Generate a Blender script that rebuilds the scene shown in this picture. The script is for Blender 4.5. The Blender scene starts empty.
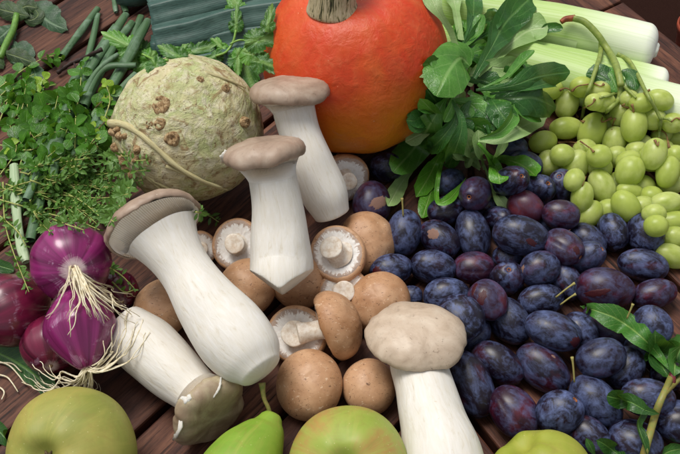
import bpy, math, random
import numpy as np
from mathutils import Vector, Matrix, noise as mnoise

random.seed(7); np.random.seed(7)
rad = math.radians
SC = bpy.context.scene
COL = SC.collection
S = 0.01                                   # everything below is modelled in centimetres

# ------------------------------------------------------------------ camera
PITCH = rad(52.0); DIST = 84.0; HFOV = rad(38.2)
SP, CP = math.sin(PITCH), math.cos(PITCH)
RIGHT = np.array([1.0, 0, 0]); UP = np.array([0, SP, CP]); BACK = np.array([0, -CP, SP])
CAM = BACK * DIST
FPX = 340 / math.tan(HFOV / 2)
cd = bpy.data.cameras.new("camera"); cam = bpy.data.objects.new("camera", cd); COL.objects.link(cam)
cd.sensor_width = 36; cd.lens = 18 / math.tan(HFOV / 2); cd.clip_start = 0.01; cd.clip_end = 60
cam.location = CAM * S
cam.rotation_euler = (math.pi / 2 - PITCH, 0, 0)
SC.camera = cam

# ------------------------------------------------------------------ world, sun, exposure
SUN_EL, SUN_AZ = rad(70), rad(-48)          # azimuth from +Y (away from the camera), negative = left
w = bpy.data.worlds.new("World"); SC.world = w; w.use_nodes = True
wn = w.node_tree; bg = wn.nodes["Background"]
sky = wn.nodes.new("ShaderNodeTexSky"); sky.sky_type = 'NISHITA'; sky.sun_disc = False
sky.sun_elevation = SUN_EL; sky.sun_rotation = SUN_AZ
sky.air_density = 1.0; sky.dust_density = 3.0; sky.ozone_density = 1.0
hs = wn.nodes.new("ShaderNodeHueSaturation"); hs.inputs['Saturation'].default_value = 0.18
wn.links.new(sky.outputs[0], hs.inputs['Color']); wn.links.new(hs.outputs[0], bg.inputs[0])
bg.inputs[1].default_value = 0.125
sd = bpy.data.lights.new("sun", 'SUN'); sun = bpy.data.objects.new("sun", sd); COL.objects.link(sun)
sd.energy = 2.4; sd.angle = rad(26); sd.color = (1.0, 0.955, 0.89)
sdir = Vector((math.sin(SUN_AZ) * math.cos(SUN_EL), math.cos(SUN_AZ) * math.cos(SUN_EL), math.sin(SUN_EL)))
sun.rotation_euler = sdir.to_track_quat('Z', 'Y').to_euler()
SC.view_settings.view_transform = 'Standard'; SC.view_settings.look = 'None'
SC.view_settings.exposure = 0.0; SC.view_settings.gamma = 1

# ------------------------------------------------------------------ geometry helpers
def nrm(v):
    v = np.asarray(v, float); return v / (np.linalg.norm(v) + 1e-12)
def ray(px, py):
    return RIGHT * ((px - 340) / FPX) + UP * ((227 - py) / FPX) - BACK
def P(px, py, z=0.0):
    d = ray(px, py); t = (z - CAM[2]) / d[2]; return CAM + d * t
def cm_per_px(p):
    return float(np.dot(CAM - p, BACK)) / FPX
def cv(x, y, z):                            # direction given as right / up in the view / towards the viewer
    return nrm(RIGHT * x + UP * y + BACK * z)
def frame(n, ref=(0, 0, 1)):
    n = nrm(n); r = np.asarray(ref, float)
    if abs(np.dot(n, nrm(r))) > .95: r = np.array([0, 1.0, 0])
    a = nrm(np.cross(r, n)); b = np.cross(n, a); return a, b, n
def catmull(pts, n):
    pts = np.asarray(pts, float)
    if len(pts) < 3:
        t = np.linspace(0, 1, n)[:, None]; return pts[0] * (1 - t) + pts[-1] * t
    q = np.vstack([2 * pts[0] - pts[1], pts, 2 * pts[-1] - pts[-2]])
    out = []
    for s in np.linspace(0, len(pts) - 1, n):
        i = min(int(s), len(pts) - 2); t = s - i
        p0, p1, p2, p3 = q[i], q[i + 1], q[i + 2], q[i + 3]
        out.append(.5 * ((2 * p1) + (-p0 + p2) * t + (2 * p0 - 5 * p1 + 4 * p2 - p3) * t * t + (-p0 + 3 * p1 - 3 * p2 + p3) * t ** 3))
    return np.array(out)
def nz(p, s=1.0, off=0.0):
    return mnoise.noise(Vector((p[0] * s + off, p[1] * s + off * .7, p[2] * s - off)))

class MB:
    def __init__(s): s.v = []; s.f = []; s.uv = []; s.n = 0
    def grid(s, G, wrap=False, u0=0, u1=1, vv=None, cap0=False, cap1=False):
        G = np.asarray(G, float); nv, nu = G.shape[:2]; base = s.n
        s.v.append(G.reshape(-1, 3)); s.n += nv * nu
        if vv is None: vv = np.linspace(0, 1, nv)
        m = nu if wrap else nu - 1; den = nu if wrap else nu - 1
        for j in range(nv - 1):
            for i in range(m):
                k = (i + 1) % nu
                s.f.append((base + j * nu + i, base + j * nu + k, base + (j + 1) * nu + k, base + (j + 1) * nu + i))
                a = u0 + (u1 - u0) * i / den; b = u0 + (u1 - u0) * (i + 1) / den
                s.uv += [(a, vv[j]), (b, vv[j]), (b, vv[j + 1]), (a, vv[j + 1])]
        if cap0: s.f.append(tuple(base + i for i in range(nu))[::-1]); s.uv += [(i / nu, vv[0]) for i in range(nu)][::-1]
        if cap1: s.f.append(tuple(base + (nv - 1) * nu + i for i in range(nu))); s.uv += [(i / nu, vv[-1]) for i in range(nu)]
    def raw(s, V, F, UV=None):
        base = s.n; V = np.asarray(V, float); s.v.append(V); s.n += len(V)
        for f in F:
            s.f.append(tuple(base + i for i in f))
            s.uv += [tuple(UV[i]) if UV is not None else (0, 0) for i in f]
    def mesh(s, name, origin=(0, 0, 0), scale=S, smooth=True):
        V = (np.vstack(s.v) - np.asarray(origin, float)) * scale
        me = bpy.data.meshes.new(name); me.from_pydata(V.tolist(), [], s.f)
        ul = me.uv_layers.new(name="UVMap"); ul.data.foreach_set("uv", np.array(s.uv, float).ravel())
        if smooth: me.polygons.foreach_set("use_smooth", [True] * len(me.polygons))
        me.update(); return me
    def build(s, name, mat, parent=None, origin=None, smooth=True, info=None):
        if parent is not None: origin = parent['_o']
        if origin is None:
            V = np.vstack(s.v); origin = (V.min(0) + V.max(0)) / 2; origin[2] = V[:, 2].min()
        me = s.mesh(name, origin, smooth=smooth); me.materials.append(mat)
        o = bpy.data.objects.new(name, me); COL.objects.link(o)
        if parent is not None: o.parent = parent
        else: o.location = Vector(list(np.asarray(origin) * S))
        o['_o'] = [float(x) for x in origin]
        if info: tag(o, *info)
        return o
def tag(o, label, cat=None, group=None, kind=None):
    if label: o['label'] = label
    if cat: o['category'] = cat
    if group: o['group'] = group
    if kind: o['kind'] = kind
    return o
def thing(name, label, cat, loc, group=None):
    o = bpy.data.objects.new(name, None); COL.objects.link(o); o.empty_display_size = .02
    o.location = Vector(list(np.asarray(loc) * S)); o['_o'] = [float(x) for x in loc]
    return tag(o, label, cat, group)

def tube_rings(pts, radii, nseg, ref=None, flat=1.0, wob=0.0, off=0.0, flatdir=None):
    pts = np.asarray(pts, float); n = len(pts)
    T = np.gradient(pts, axis=0); T = T / (np.linalg.norm(T, axis=1)[:, None] + 1e-12)
    r0 = np.asarray(ref if ref is not None else BACK, float)
    G = np.zeros((n, nseg, 3)); a = None
    for i in range(n):
        if a is None: a = r0 - T[i] * np.dot(r0, T[i])
        else: a = a - T[i] * np.dot(a, T[i])
        if np.linalg.norm(a) < 1e-4: a = np.cross(T[i], (1, 0, 0.1))
        a = nrm(a); b = np.cross(T[i], a)
        for k in range(nseg):
            ph = 2 * math.pi * k / nseg
            q = a * math.cos(ph) * flat + b * math.sin(ph)
            rr = radii[i]
            if wob: rr *= 1 + wob * nz(pts[i] * .35 + q * 1.1, 1, off)
            G[i, k] = pts[i] + q * rr
    return G
def tube(mb, pts, radii, nseg=12, cap=True, **k):
    pts = np.asarray(pts, float)
    if np.isscalar(radii): radii = [radii] * len(pts)
    G = tube_rings(pts, radii, nseg, **k)
    L = np.concatenate([[0], np.cumsum(np.linalg.norm(np.diff(pts, axis=0), axis=1))])
    mb.grid(G, wrap=True, vv=L, cap0=cap, cap1=cap)
def revolve(mb, prof, center, n, nseg=48, ref=(0, 0, 1), rfn=None, zfn=None, vv=None):
    a, b, c = frame(n, ref); center = np.asarray(center, float)
    G = np.zeros((len(prof), nseg, 3))
    for j, (r, z) in enumerate(prof):
        for k in range(nseg):
            ph = 2 * math.pi * k / nseg
            rr = r * (rfn(ph, j) if rfn else 1); zz = z + (zfn(ph, r) if zfn else 0)
            G[j, k] = center + (a * math.cos(ph) + b * math.sin(ph)) * rr + c * zz
    mb.grid(G, wrap=True, vv=vv); return G
def lerp_tab(tab, t):
    xs = [q[0] for q in tab]; ys = [q[1] for q in tab]
    i = max(0, min(len(xs) - 2, int(np.searchsorted(xs, t)) - 1))
    s = (t - xs[i]) / (xs[i + 1] - xs[i]); s = max(0, min(1, s)); s = s * s * (3 - 2 * s)
    return ys[i] * (1 - s) + ys[i + 1] * s

# obstacles already standing in the scene, as spheres, so that later things can rest on them
OB = []
def ob(c, r): OB.append((c[0], c[1], c[2], r))
def ob_chain(pts, radii):
    for p, r in zip(pts, radii): ob(p, r)
def hit(px, py, zmin=0.05):
    d = ray(px, py); t = (zmin - CAM[2]) / d[2]
    if OB:
        A = np.array(OB); oc = CAM - A[:, :3]; dd = d @ d
        b = oc @ d; c = (oc * oc).sum(1) - A[:, 3] ** 2; disc = b * b - dd * c
        ok = disc > 0
        if ok.any():
            tt = (-b[ok] - np.sqrt(disc[ok])) / dd; tt = tt[tt > 0]
            if len(tt): t = min(t, tt.min())
    return t
def drape(pxs, off=0.15, n=14, smooth=3, lift=None, zmax=None):
    """a curve through view points laid on whatever is there, smoothed, never inside it"""
    q = catmull(pxs, n)
    t = np.array([hit(x, y) for x, y in q[:, :2]])
    lo = np.array([min(t[max(0, i - 1):i + 2]) for i in range(n)])
    for _ in range(smooth):
        e = np.concatenate([[lo[0]], lo, [lo[-1]]]); lo = np.minimum(t, (e[:-2] + e[1:-1] + e[2:]) / 3)
    pts = np.array([CAM + ray(q[i, 0], q[i, 1]) * (lo[i] - (off + (lift[0] + (lift[1] - lift[0]) * i / (n - 1) if lift else 0)) / 1.0) for i in range(n)])
    if zmax: pass
    return pts

# ------------------------------------------------------------------ material helpers
def lin(h):
    h = h.lstrip('#'); c = [int(h[i:i + 2], 16) / 255 for i in (0, 2, 4)]
    return tuple((x / 12.92 if x <= .04045 else ((x + .055) / 1.055) ** 2.4) for x in c) + (1,)
class M:
    def __init__(s, name):
        s.m = bpy.data.materials.new(name); s.m.use_nodes = True; s.t = s.m.node_tree
        s.b = s.t.nodes["Principled BSDF"]; s.out = s.t.nodes["Material Output"]
    def put(s, sock, v):
        if isinstance(v, bpy.types.NodeSocket): s.t.links.new(v, sock)
        else:
            if isinstance(v, str): v = lin(v)
            if sock.type == 'RGBA' and isinstance(v, (int, float)): v = (v, v, v, 1)
            sock.default_value = v
    def n(s, typ, ins=None, **props):
        nd = s.t.nodes.new(typ)
        for k, v in props.items(): setattr(nd, k, v)
        for k, v in (ins or {}).items(): s.put(nd.inputs[k], v)
        return nd
    def set(s, **k):
        for a, v in k.items(): s.put(s.b.inputs[a.replace('_', ' ')], v)
    def obj(s, scale=100.0, rnd=True):
        tc = s.n('ShaderNodeTexCoord').outputs['Object']
        v = s.n('ShaderNodeVectorMath', {0: tc, 3: scale}, operation='SCALE').outputs[0]
        if rnd:
            oi = s.n('ShaderNodeObjectInfo').outputs['Random']
            r = s.n('ShaderNodeVectorMath', {0: (37., 91., 53.), 3: oi}, operation='SCALE').outputs[0]
            v = s.n('ShaderNodeVectorMath', {0: v, 1: r}, operation='ADD').outputs[0]
        return v
    def rnd(s): return s.n('ShaderNodeObjectInfo').outputs['Random']
    def uv(s):
        x = s.n('ShaderNodeSeparateXYZ', {0: s.n('ShaderNodeTexCoord').outputs['UV']})
        return x.outputs[0], x.outputs[1]
    def polar(s, k, l):
        u, v = s.uv(); a = s.mt('MULTIPLY', u, 2 * math.pi)
        x = s.mt('MULTIPLY', s.mt('COSINE', a), k); y = s.mt('MULTIPLY', s.mt('SINE', a), k)
        vec = s.n('ShaderNodeCombineXYZ', {0: x, 1: y, 2: s.mt('MULTIPLY', v, l)}).outputs[0]
        r = s.n('ShaderNodeVectorMath', {0: (37., 91., 53.), 3: s.rnd()}, operation='SCALE').outputs[0]
        return s.n('ShaderNodeVectorMath', {0: vec, 1: r}, operation='ADD').outputs[0]
    def mt(s, op, a, b=0.0, c=None, clamp=False):
        nd = s.n('ShaderNodeMath', {0: a, 1: b}, operation=op, use_clamp=clamp)
        if c is not None: s.put(nd.inputs[2], c)
        return nd.outputs[0]
    def noise(s, vec, scale, detail=3.0, rough=.55, dist=0.0):
        return s.n('ShaderNodeTexNoise', {'Vector': vec, 'Scale': scale, 'Detail': detail, 'Roughness': rough, 'Distortion': dist}).outputs[0]
    def voro(s, vec, scale, feature='F1'):
        return s.n('ShaderNodeTexVoronoi', {'Vector': vec, 'Scale': scale}, feature=feature).outputs[0]
    def ramp(s, f, stops, interp='LINEAR'):
        nd = s.n('ShaderNodeValToRGB', {0: f}); cr = nd.color_ramp; cr.interpolation = interp
        while len(cr.elements) < len(stops): cr.elements.new(.5)
        for e, (p, c) in zip(cr.elements, stops):
            e.position = p; e.color = lin(c) if isinstance(c, str) else ((c, c, c, 1) if isinstance(c, (int, float)) else c)
        return nd.outputs[0]
    def step(s, f, a, b):
        return s.n('ShaderNodeMapRange', {'Value': f, 'From Min': a, 'From Max': b}).outputs[0]
    def mix(s, f, a, b, blend='MIX'):
        nd = s.n('ShaderNodeMix', data_type='RGBA', blend_type=blend)
        s.put(nd.inputs[0], f); s.put(nd.inputs[6], a); s.put(nd.inputs[7], b); return nd.outputs[2]
    def bump(s, h, strength=.5, dist=.05, normal=None):
        ins = {'Height': h, 'Strength': strength, 'Distance': dist * S}
        if normal is not None: ins['Normal'] = normal
        return s.n('ShaderNodeBump', ins).outputs[0]
    def translucent(s, f, col, normal=None):
        tr = s.n('ShaderNodeBsdfTranslucent', {'Color': col})
        mx = s.n('ShaderNodeMixShader', {0: f}); s.t.links.new(s.b.outputs[0], mx.inputs[1]); s.t.links.new(tr.outputs[0], mx.inputs[2])
        s.t.links.new(mx.outputs[0], s.out.inputs[0])

def mat_wood():
    m = M('dark_hardwood'); u, v = m.uv()
    vec = m.n('ShaderNodeCombineXYZ', {0: m.mt('MULTIPLY', u, .12), 1: v, 2: 0.0}).outputs[0]
    g = m.noise(vec, 2.2, 8, .68, 1.2); f = m.noise(m.n('ShaderNodeCombineXYZ', {0: m.mt('MULTIPLY', u, .5), 1: m.mt('MULTIPLY', v, 9), 2: 3.0}).outputs[0], 1.6, 5, .7)
    big = m.noise(vec, .35, 2)
    c = m.ramp(g, [(.28, '#1c100c'), (.43, '#44241a'), (.56, '#67402f'), (.75, '#8c5f47')])
    c = m.mix(m.step(f, .50, .66), c, '#170b08'); c = m.mix(m.mt('MULTIPLY', m.step(big, .4, .65), .5), c, '#33180f')
    m.set(Base_Color=c, Roughness=m.mt('ADD', .48, m.mt('MULTIPLY', f, .3)), Normal=m.bump(m.mt('ADD', m.mt('MULTIPLY', g, .5), f), .7, .07)); m.b.inputs['Specular IOR Level'].default_value = .3
    return m.m
def mat_plum(name, base, red, redamt, bloomamt):
    m = M(name); v = m.obj(1.0)
    a = m.noise(v, 1.9, 6, .68, .8); b = m.noise(v, 7.5, 6, .75, .4); c2 = m.noise(v, 1.1, 2, .5)
    d_ = m.noise(v, 1.1, 3, .5, 1.2)
    bl = m.mt('MULTIPLY', m.step(m.mt('ADD', m.mt('ADD', m.mt('MULTIPLY', a, .75), m.mt('MULTIPLY', d_, .35)), m.mt('MULTIPLY', b, .28)), m.mt('ADD', .58, m.mt('MULTIPLY', m.rnd(), .08)), .88), m.mt('MULTIPLY', m.mt('ADD', .75, m.mt('MULTIPLY', m.mt('FRACT', m.mt('MULTIPLY', m.rnd(), 7.3)), .35)), bloomamt))
    r = m.mt('MULTIPLY', m.step(c2, .52, .66), redamt)
    col = m.mix(r, base, red)
    blc = m.mix(m.noise(v, 3.0, 3), '#2e345c', '#7688ba')
    col = m.mix(bl, col, blc)
    sp = m.step(m.voro(v, 9), .10, .04); sp = m.mt('MULTIPLY', sp, m.step(m.noise(v, 2.7, 2), .55, .6))
    col = m.mix(m.mt('MULTIPLY', sp, .6), col, '#a08a80')
    scr = m.step(m.noise(m.n('ShaderNodeVectorMath', {0: v, 1: (9., 3., 1.2)}, operation='MULTIPLY').outputs[0], 1.3, 3, .6), .70, .74)
    col = m.mix(m.mt('MULTIPLY', scr, .7), col, '#1c0f1d')
    m.set(Base_Color=col, Roughness=m.mt('ADD', .36, m.mt('MULTIPLY', bl, .3)), Normal=m.bump(b, .12, .05))
    m.set(Subsurface_Weight=0.0); m.b.inputs['Specular IOR Level'].default_value = .5
    return m.m
def mat_grape():
    m = M('green_grape_skin'); v = m.obj(1.0)
    a = m.noise(v, 1.2, 3); b = m.noise(v, 4, 4, .65)
    c = m.mix(m.rnd(), '#bccb66', '#cfd98c'); c = m.mix(m.step(a, .4, .65), c, '#aebe58')
    c = m.mix(m.mt('MULTIPLY', m.step(b, .58, .8), .35), c, '#dedaa4')
    sp = m.mt('MULTIPLY', m.step(m.voro(v, 7), .09, .04), m.step(a, .5, .55)); c = m.mix(m.mt('MULTIPLY', sp, .6), c, '#6e5420')
    m.set(Base_Color=c, Roughness=m.mt('ADD', .24, m.mt('MULTIPLY', b, .22)), Subsurface_Weight=.9, Subsurface_Radius=(1.0, 1.0, .4), Subsurface_Scale=.010)
    m.translucent(.28, '#dcea8c')
    return m.m
def mat_pumpkin():
    m = M('orange_pumpkin_rind'); v = m.obj(100, False); u, w_ = m.uv()
    st = m.noise(m.polar(3.5, 1.2), 1.6, 4, .6); a = m.noise(v, .18, 3, .5); f = m.noise(v, .9, 6, .65, .5)
    c = m.mix(m.step(st, .35, .7), '#cf3a0c', '#c94a1c'); c = m.mix(m.mt('MULTIPLY', m.step(f, .5, .72), .35), c, '#dc7040')
    x = m.n('ShaderNodeSeparateXYZ', {0: m.n('ShaderNodeTexCoord').outputs['Object']})
    # the pale ground spot low on the front
    d = m.n('ShaderNodeVectorMath', {0: v, 1: (2.0, -8.0, 5.0)}, operation='DISTANCE').outputs['Value']
    g = m.step(m.mt('ADD', d, m.mt('MULTIPLY', m.mt('SUBTRACT', a, .5), 9)), 8.5, 2.5)
    c = m.mix(m.mt('MULTIPLY', g, .8), c, '#dd8f14')
    sp = m.step(m.voro(v, 1.1), .075, .03); c = m.mix(m.mt('MULTIPLY', sp, .7), c, '#e9b48a')
    sc = m.step(m.noise(v, .55, 6, .75, 2.0), .60, .70); c = m.mix(m.mt('MULTIPLY', sc, .35), c, '#d98a5c')
    c = m.mix(m.mt('MULTIPLY', m.step(m.noise(v, .28, 4, .6), .45, .65), .4), c, '#dd6424')
    h = m.mt('ADD', m.mt('MULTIPLY', f, 1.0), m.mt('MULTIPLY', m.noise(v, .5, 3), 1.2))
    m.set(Base_Color=c, Roughness=m.mt('ADD', .34, m.mt('MULTIPLY', f, .2)), Normal=m.bump(h, .75, .16), Subsurface_Weight=.08, Subsurface_Radius=(1, .3, .1), Subsurface_Scale=.004)
    return m.m
def mat_pumpkin_stem():
    m = M('corky_stem'); a = m.noise(m.polar(2.6, 1.1), 1.9, 5, .7, 1.6); b = m.noise(m.obj(), 5, 4)
    c = m.ramp(a, [(.36, '#1e2614'), (.41, '#4a5630'), (.46, '#b8ac86'), (.75, '#e4d8b8')]); c = m.mix(m.mt('MULTIPLY', b, .3), c, '#6e5638')
    m.set(Base_Color=c, Roughness=.8, Normal=m.bump(a, .8, .15)); return m.m
def mat_celeriac():
    m = M('celeriac_skin'); v = m.obj(100, False)
    a = m.noise(v, .28, 4, .6, .8); f = m.noise(v, 1.3, 7, .7, .6); b = m.noise(v, .75, 5, .65, 1.5)
    band = m.noise(m.n('ShaderNodeVectorMath', {0: v, 1: (.45, .45, 2.2)}, operation='MULTIPLY').outputs[0], .7, 6, .65, 1.0)
    c = m.mix(m.step(a, .38, .62), '#d2c69a', '#b5be80'); c = m.mix(m.mt('MULTIPLY', m.step(f, .46, .62), .7), c, '#e4dcc2')
    c = m.mix(m.mt('MULTIPLY', m.step(b, .56, .65), .8), c, '#93744a'); c = m.mix(m.mt('MULTIPLY', m.step(m.noise(v, 2.6, 5, .7, 1.0), .56, .64), .6), c, '#7c5f3c'); c = m.mix(m.mt('MULTIPLY', m.step(band, .57, .66), .7), c, '#94764a')
    z = m.n('ShaderNodeSeparateXYZ', {0: v}).outputs[2]; xx = m.n('ShaderNodeSeparateXYZ', {0: v}).outputs[0]
    low = m.step(m.mt('ADD', m.mt('ADD', z, m.mt('MULTIPLY', xx, .5)), m.mt('MULTIPLY', m.mt('SUBTRACT', b, .5), 9)), 6.8, 3.0)
    c = m.mix(m.mt('MULTIPLY', low, .85), c, m.ramp(f, [(.35, '#3b2815'), (.55, '#7c5c34'), (.75, '#b09668')]))
    sp = m.mt('MULTIPLY', m.step(m.voro(v, 1.9), .16, .07), m.step(b, .46, .5)); c = m.mix(m.mt('MULTIPLY', sp, .8), c, '#5b3f22')
    m.set(Base_Color=c, Roughness=.66, Normal=m.bump(m.mt('ADD', f, m.mt('ADD', band, b)), 1.0, .22)); return m.m
def mat_knob():
    m = M('celeriac_root_scar'); v = m.obj(); f = m.noise(v, 3, 5, .7, 1)
    m.set(Base_Color=m.ramp(f, [(.32, '#4a3420'), (.47, '#8f7049'), (.62, '#bfa67e'), (.8, '#d8c8a4')]), Roughness=.85, Normal=m.bump(f, 1, .12)); return m.m
def mat_celroot():
    m = M('celeriac_rootlet'); f = m.noise(m.polar(1.5, .4), 2.5, 5, .7)
    m.set(Base_Color=m.ramp(f, [(.3, '#94784a'), (.42, '#c2b686'), (.7, '#d4d0a2')]), Roughness=.7, Normal=m.bump(f, .7, .1)); return m.m
def mat_stem():
    m = M('white_mushroom_flesh'); a = m.noise(m.polar(2.4, .22), 3.0, 6, .62, 1.0); b = m.noise(m.obj(), .5, 4, .6)
    c = m.ramp(a, [(.25, '#c9bea9'), (.40, '#dbd6cb'), (.75, '#e5e2dd')]); c = m.mix(m.mt('MULTIPLY', m.step(b, .52, .75), .2), c, '#d9cdb2')
    sp = m.step(m.noise(m.obj(), 2.3, 3), .74, .78); c = m.mix(m.mt('MULTIPLY', sp, .5), c, '#b79a62')
    tk = m.step(m.noise(m.polar(3.0, .5), 6, 4, .7, .4), .70, .74); c = m.mix(m.mt('MULTIPLY', tk, .45), c, '#a98a5e')
    m.set(Base_Color=c, Roughness=.6, Normal=m.bump(a, .42, .08), Subsurface_Weight=.2, Subsurface_Radius=(1, .8, .6), Subsurface_Scale=.004); return m.m
def mat_ocap(name, c1, c2, c3):
    m = M(name); v = m.obj(); a = m.noise(v, .45, 5, .6, .5); f = m.noise(v, 2.5, 6, .7); s = m.noise(m.n('ShaderNodeVectorMath', {0: v, 1: (1., 1., .3)}, operation='MULTIPLY').outputs[0], 5, 3, .6)
    c = m.ramp(a, [(.3, c1), (.5, c2), (.72, c3)]); c = m.mix(m.mt('MULTIPLY', m.step(f, .55, .75), .35), c, '#6c5546')
    cr = m.step(m.noise(v, 1.6, 5, .75, 2.5), .63, .66); c = m.mix(m.mt('MULTIPLY', cr, .55), c, '#5b4334')
    lt = m.step(m.voro(v, 1.3), .05, .02); c = m.mix(m.mt('MULTIPLY', lt, .8), c, '#e5d9c6')
    m.set(Base_Color=c, Roughness=.5, Normal=m.bump(f, .25, .06), Subsurface_Weight=.1, Subsurface_Radius=(1, .7, .5), Subsurface_Scale=.003); return m.m
def mat_gill():
    m = M('mushroom_gills'); u, v = m.uv(); w_ = m.mt('SINE', m.mt('MULTIPLY', u, 2 * math.pi * 120))
    a = m.noise(m.polar(6, .8), 2, 4)
    c = m.mix(m.step(m.mt('ADD', w_, m.mt('MULTIPLY', m.mt('SUBTRACT', a, .5), 1.6)), -.9, .3), '#d9c9b2', '#f6ede0')
    c = m.mix(m.step(v, .45, 1.0), c, m.mix(m.step(w_, -1, .2), '#e2d8c6', '#f0ece4'))
    c = m.mix(m.step(v, .65, 1.0), c, '#dcd6cb')
    m.set(Base_Color=c, Roughness=.7, Normal=m.bump(w_, .2, .03), Subsurface_Weight=.15, Subsurface_Radius=(1, .8, .6), Subsurface_Scale=.003); return m.m
def mat_bcap():
    m = M('brown_mushroom_cap'); v = m.obj(); a = m.noise(v, .55, 5, .6, .5); f = m.noise(v, 3.2, 6, .72)
    c = m.mix(m.rnd(), '#a67750', '#b58a66'); c = m.mix(m.step(a, .35, .65), c, '#c59c78'); c = m.mix(m.mt('MULTIPLY', m.step(f, .5, .75), .35), c, '#94694a')
    fl = m.n('ShaderNodeVectorMath', {0: v, 1: (1., 1.8, 1.)}, operation='MULTIPLY').outputs[0]
    k = m.step(m.noise(fl, 3.4, 3, .6, 1.2), .63, .67); c = m.mix(m.mt('MULTIPLY', k, .8), c, '#5b3822')
    k2 = m.step(m.noise(fl, 2.3, 3, .6, 1.2), .63, .69); c = m.mix(m.mt('MULTIPLY', k2, .65), c, '#dfc6aa')
    m.set(Base_Color=c, Roughness=.5, Normal=m.bump(m.mt('SUBTRACT', f, m.mt('MULTIPLY', k, .8)), .22, .06), Subsurface_Weight=.08, Subsurface_Radius=(1, .6, .4), Subsurface_Scale=.003); return m.m
def mat_veil():
    m = M('mushroom_underside'); v = m.obj(); u, w_ = m.uv(); a = m.noise(m.polar(3, 1.2), 2.6, 5, .7, .5); b = m.noise(v, 2.8, 5, .7)
    edge = m.step(m.mt('ADD', w_, m.mt('MULTIPLY', m.mt('SUBTRACT', a, .5), 1.1)), .36, .22)
    c = m.mix(m.step(b, .45, .75), '#f5f2ee', '#e4dcd2'); c = m.mix(m.mt('MULTIPLY', edge, .8), c, m.mix(b, '#6b4732', '#c5a387'))
    g = m.step(m.mt('SINE', m.mt('MULTIPLY', u, 380)), -.4, .8); c = m.mix(m.mt('MULTIPLY', m.mt('MULTIPLY', g, m.step(w_, .55, .8)), .35), c, '#9b8478')
    m.set(Base_Color=c, Roughness=.7, Normal=m.bump(m.mt('ADD', a, b), .35, .1), Subsurface_Weight=.2, Subsurface_Radius=(1, .8, .7), Subsurface_Scale=.003); return m.m
def mat_bstem():
    m = M('mushroom_stalk'); v = m.obj(); b = m.noise(v, 2.2, 5, .7); a = m.noise(v, .9, 2)
    c = m.mix(m.step(b, .42, .7), '#ece4d8', '#cdb79c'); c = m.mix(m.mt('MULTIPLY', m.step(a, .55, .7), .5), c, '#b99a78')
    m.set(Base_Color=c, Roughness=.65, Normal=m.bump(b, .4, .06), Subsurface_Weight=.2, Subsurface_Radius=(1, .8, .6), Subsurface_Scale=.003); return m.m
def mat_onion(name, c1, c2):
    m = M(name); u, v = m.uv(); a = m.noise(m.polar(2.2, .5), 1.5, 5, .5, .5); b = m.noise(m.obj(), .55, 4, .6, .8); f = m.noise(m.polar(5, .2), 3.4, 3)
    c = m.mix(m.step(a, .35, .68), c1, c2); pat = m.mt('MULTIPLY', m.step(b, .55, .63), m.step(f, .38, .6)); c = m.mix(m.mt('MULTIPLY', pat, .5), c, '#c9a2c0')
    pole = m.step(m.mt('ADD', v, m.mt('ADD', m.mt('MULTIPLY', m.mt('SUBTRACT', f, .5), .12), m.mt('MULTIPLY', m.mt('SUBTRACT', b, .5), .3))), .095, .01); c = m.mix(m.mt('MULTIPLY', pole, .85), c, '#dcc8c8')
    m.set(Base_Color=c, Roughness=.27, Coat_Weight=.25, Coat_Roughness=.15, Normal=m.bump(f, .08, .04), Subsurface_Weight=.05, Subsurface_Radius=(1, .2, .5), Subsurface_Scale=.003); return m.m
def mat_simple(name, c1, c2, scale=2.0, rough=.6, bmp=.3, st=False, spec=.5):
    m = M(name); v = m.polar(2.5, .3) if st else m.obj(); f = m.noise(v, scale, 5, .65, .4)
    m.set(Base_Color=m.mix(m.step(f, .35, .68), c1, c2), Roughness=rough, Normal=m.bump(f, bmp, .06)); m.b.inputs['Specular IOR Level'].default_value = spec; return m.m
def mat_leaf(name, c1, c2, vein, rough=.4, tr=.18, nv=7, side=1.6, vamt=.7):
    m = M(name); u, v = m.uv(); o = m.obj()
    f = m.noise(o, .7, 5, .6, .6); f2 = m.noise(o, 4.5, 5, .65)
    d = m.mt('ABSOLUTE', m.mt('SUBTRACT', u, .5))
    mid = m.step(d, .055, .015)
    ph = m.mt('FRACT', m.mt('ADD', m.mt('MULTIPLY', m.mt('SUBTRACT', v, m.mt('MULTIPLY', d, side / nv * 2)), nv), m.mt('MULTIPLY', m.mt('SUBTRACT', f, .5), .5)))
    sv = m.step(m.mt('ABSOLUTE', m.mt('SUBTRACT', ph, .5)), .09, .02)
    net = m.step(m.voro(o, 3.2, 'DISTANCE_TO_EDGE'), .09, .0)
    vn = m.mt('MAXIMUM', mid, m.mt('MULTIPLY', sv, .38))
    c = m.mix(m.step(f, .35, .7), c1, c2); c = m.mix(m.mt('MULTIPLY', f2, .25), c, c2)
    c = m.mix(m.mt('MULTIPLY', net, .08), c, vein)
    c = m.mix(m.mt('MULTIPLY', vn, vamt), c, vein)
    h = m.mt('SUBTRACT', m.mt('MULTIPLY', f2, .35), m.mt('ADD', m.mt('MULTIPLY', vn, .9), m.mt('MULTIPLY', net, .25)))
    m.set(Base_Color=c, Roughness=rough, Normal=m.bump(h, .55, .06))
    if tr: m.translucent(tr, m.mix(.5, c, '#9ccf3a'))
    return m.m
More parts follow.
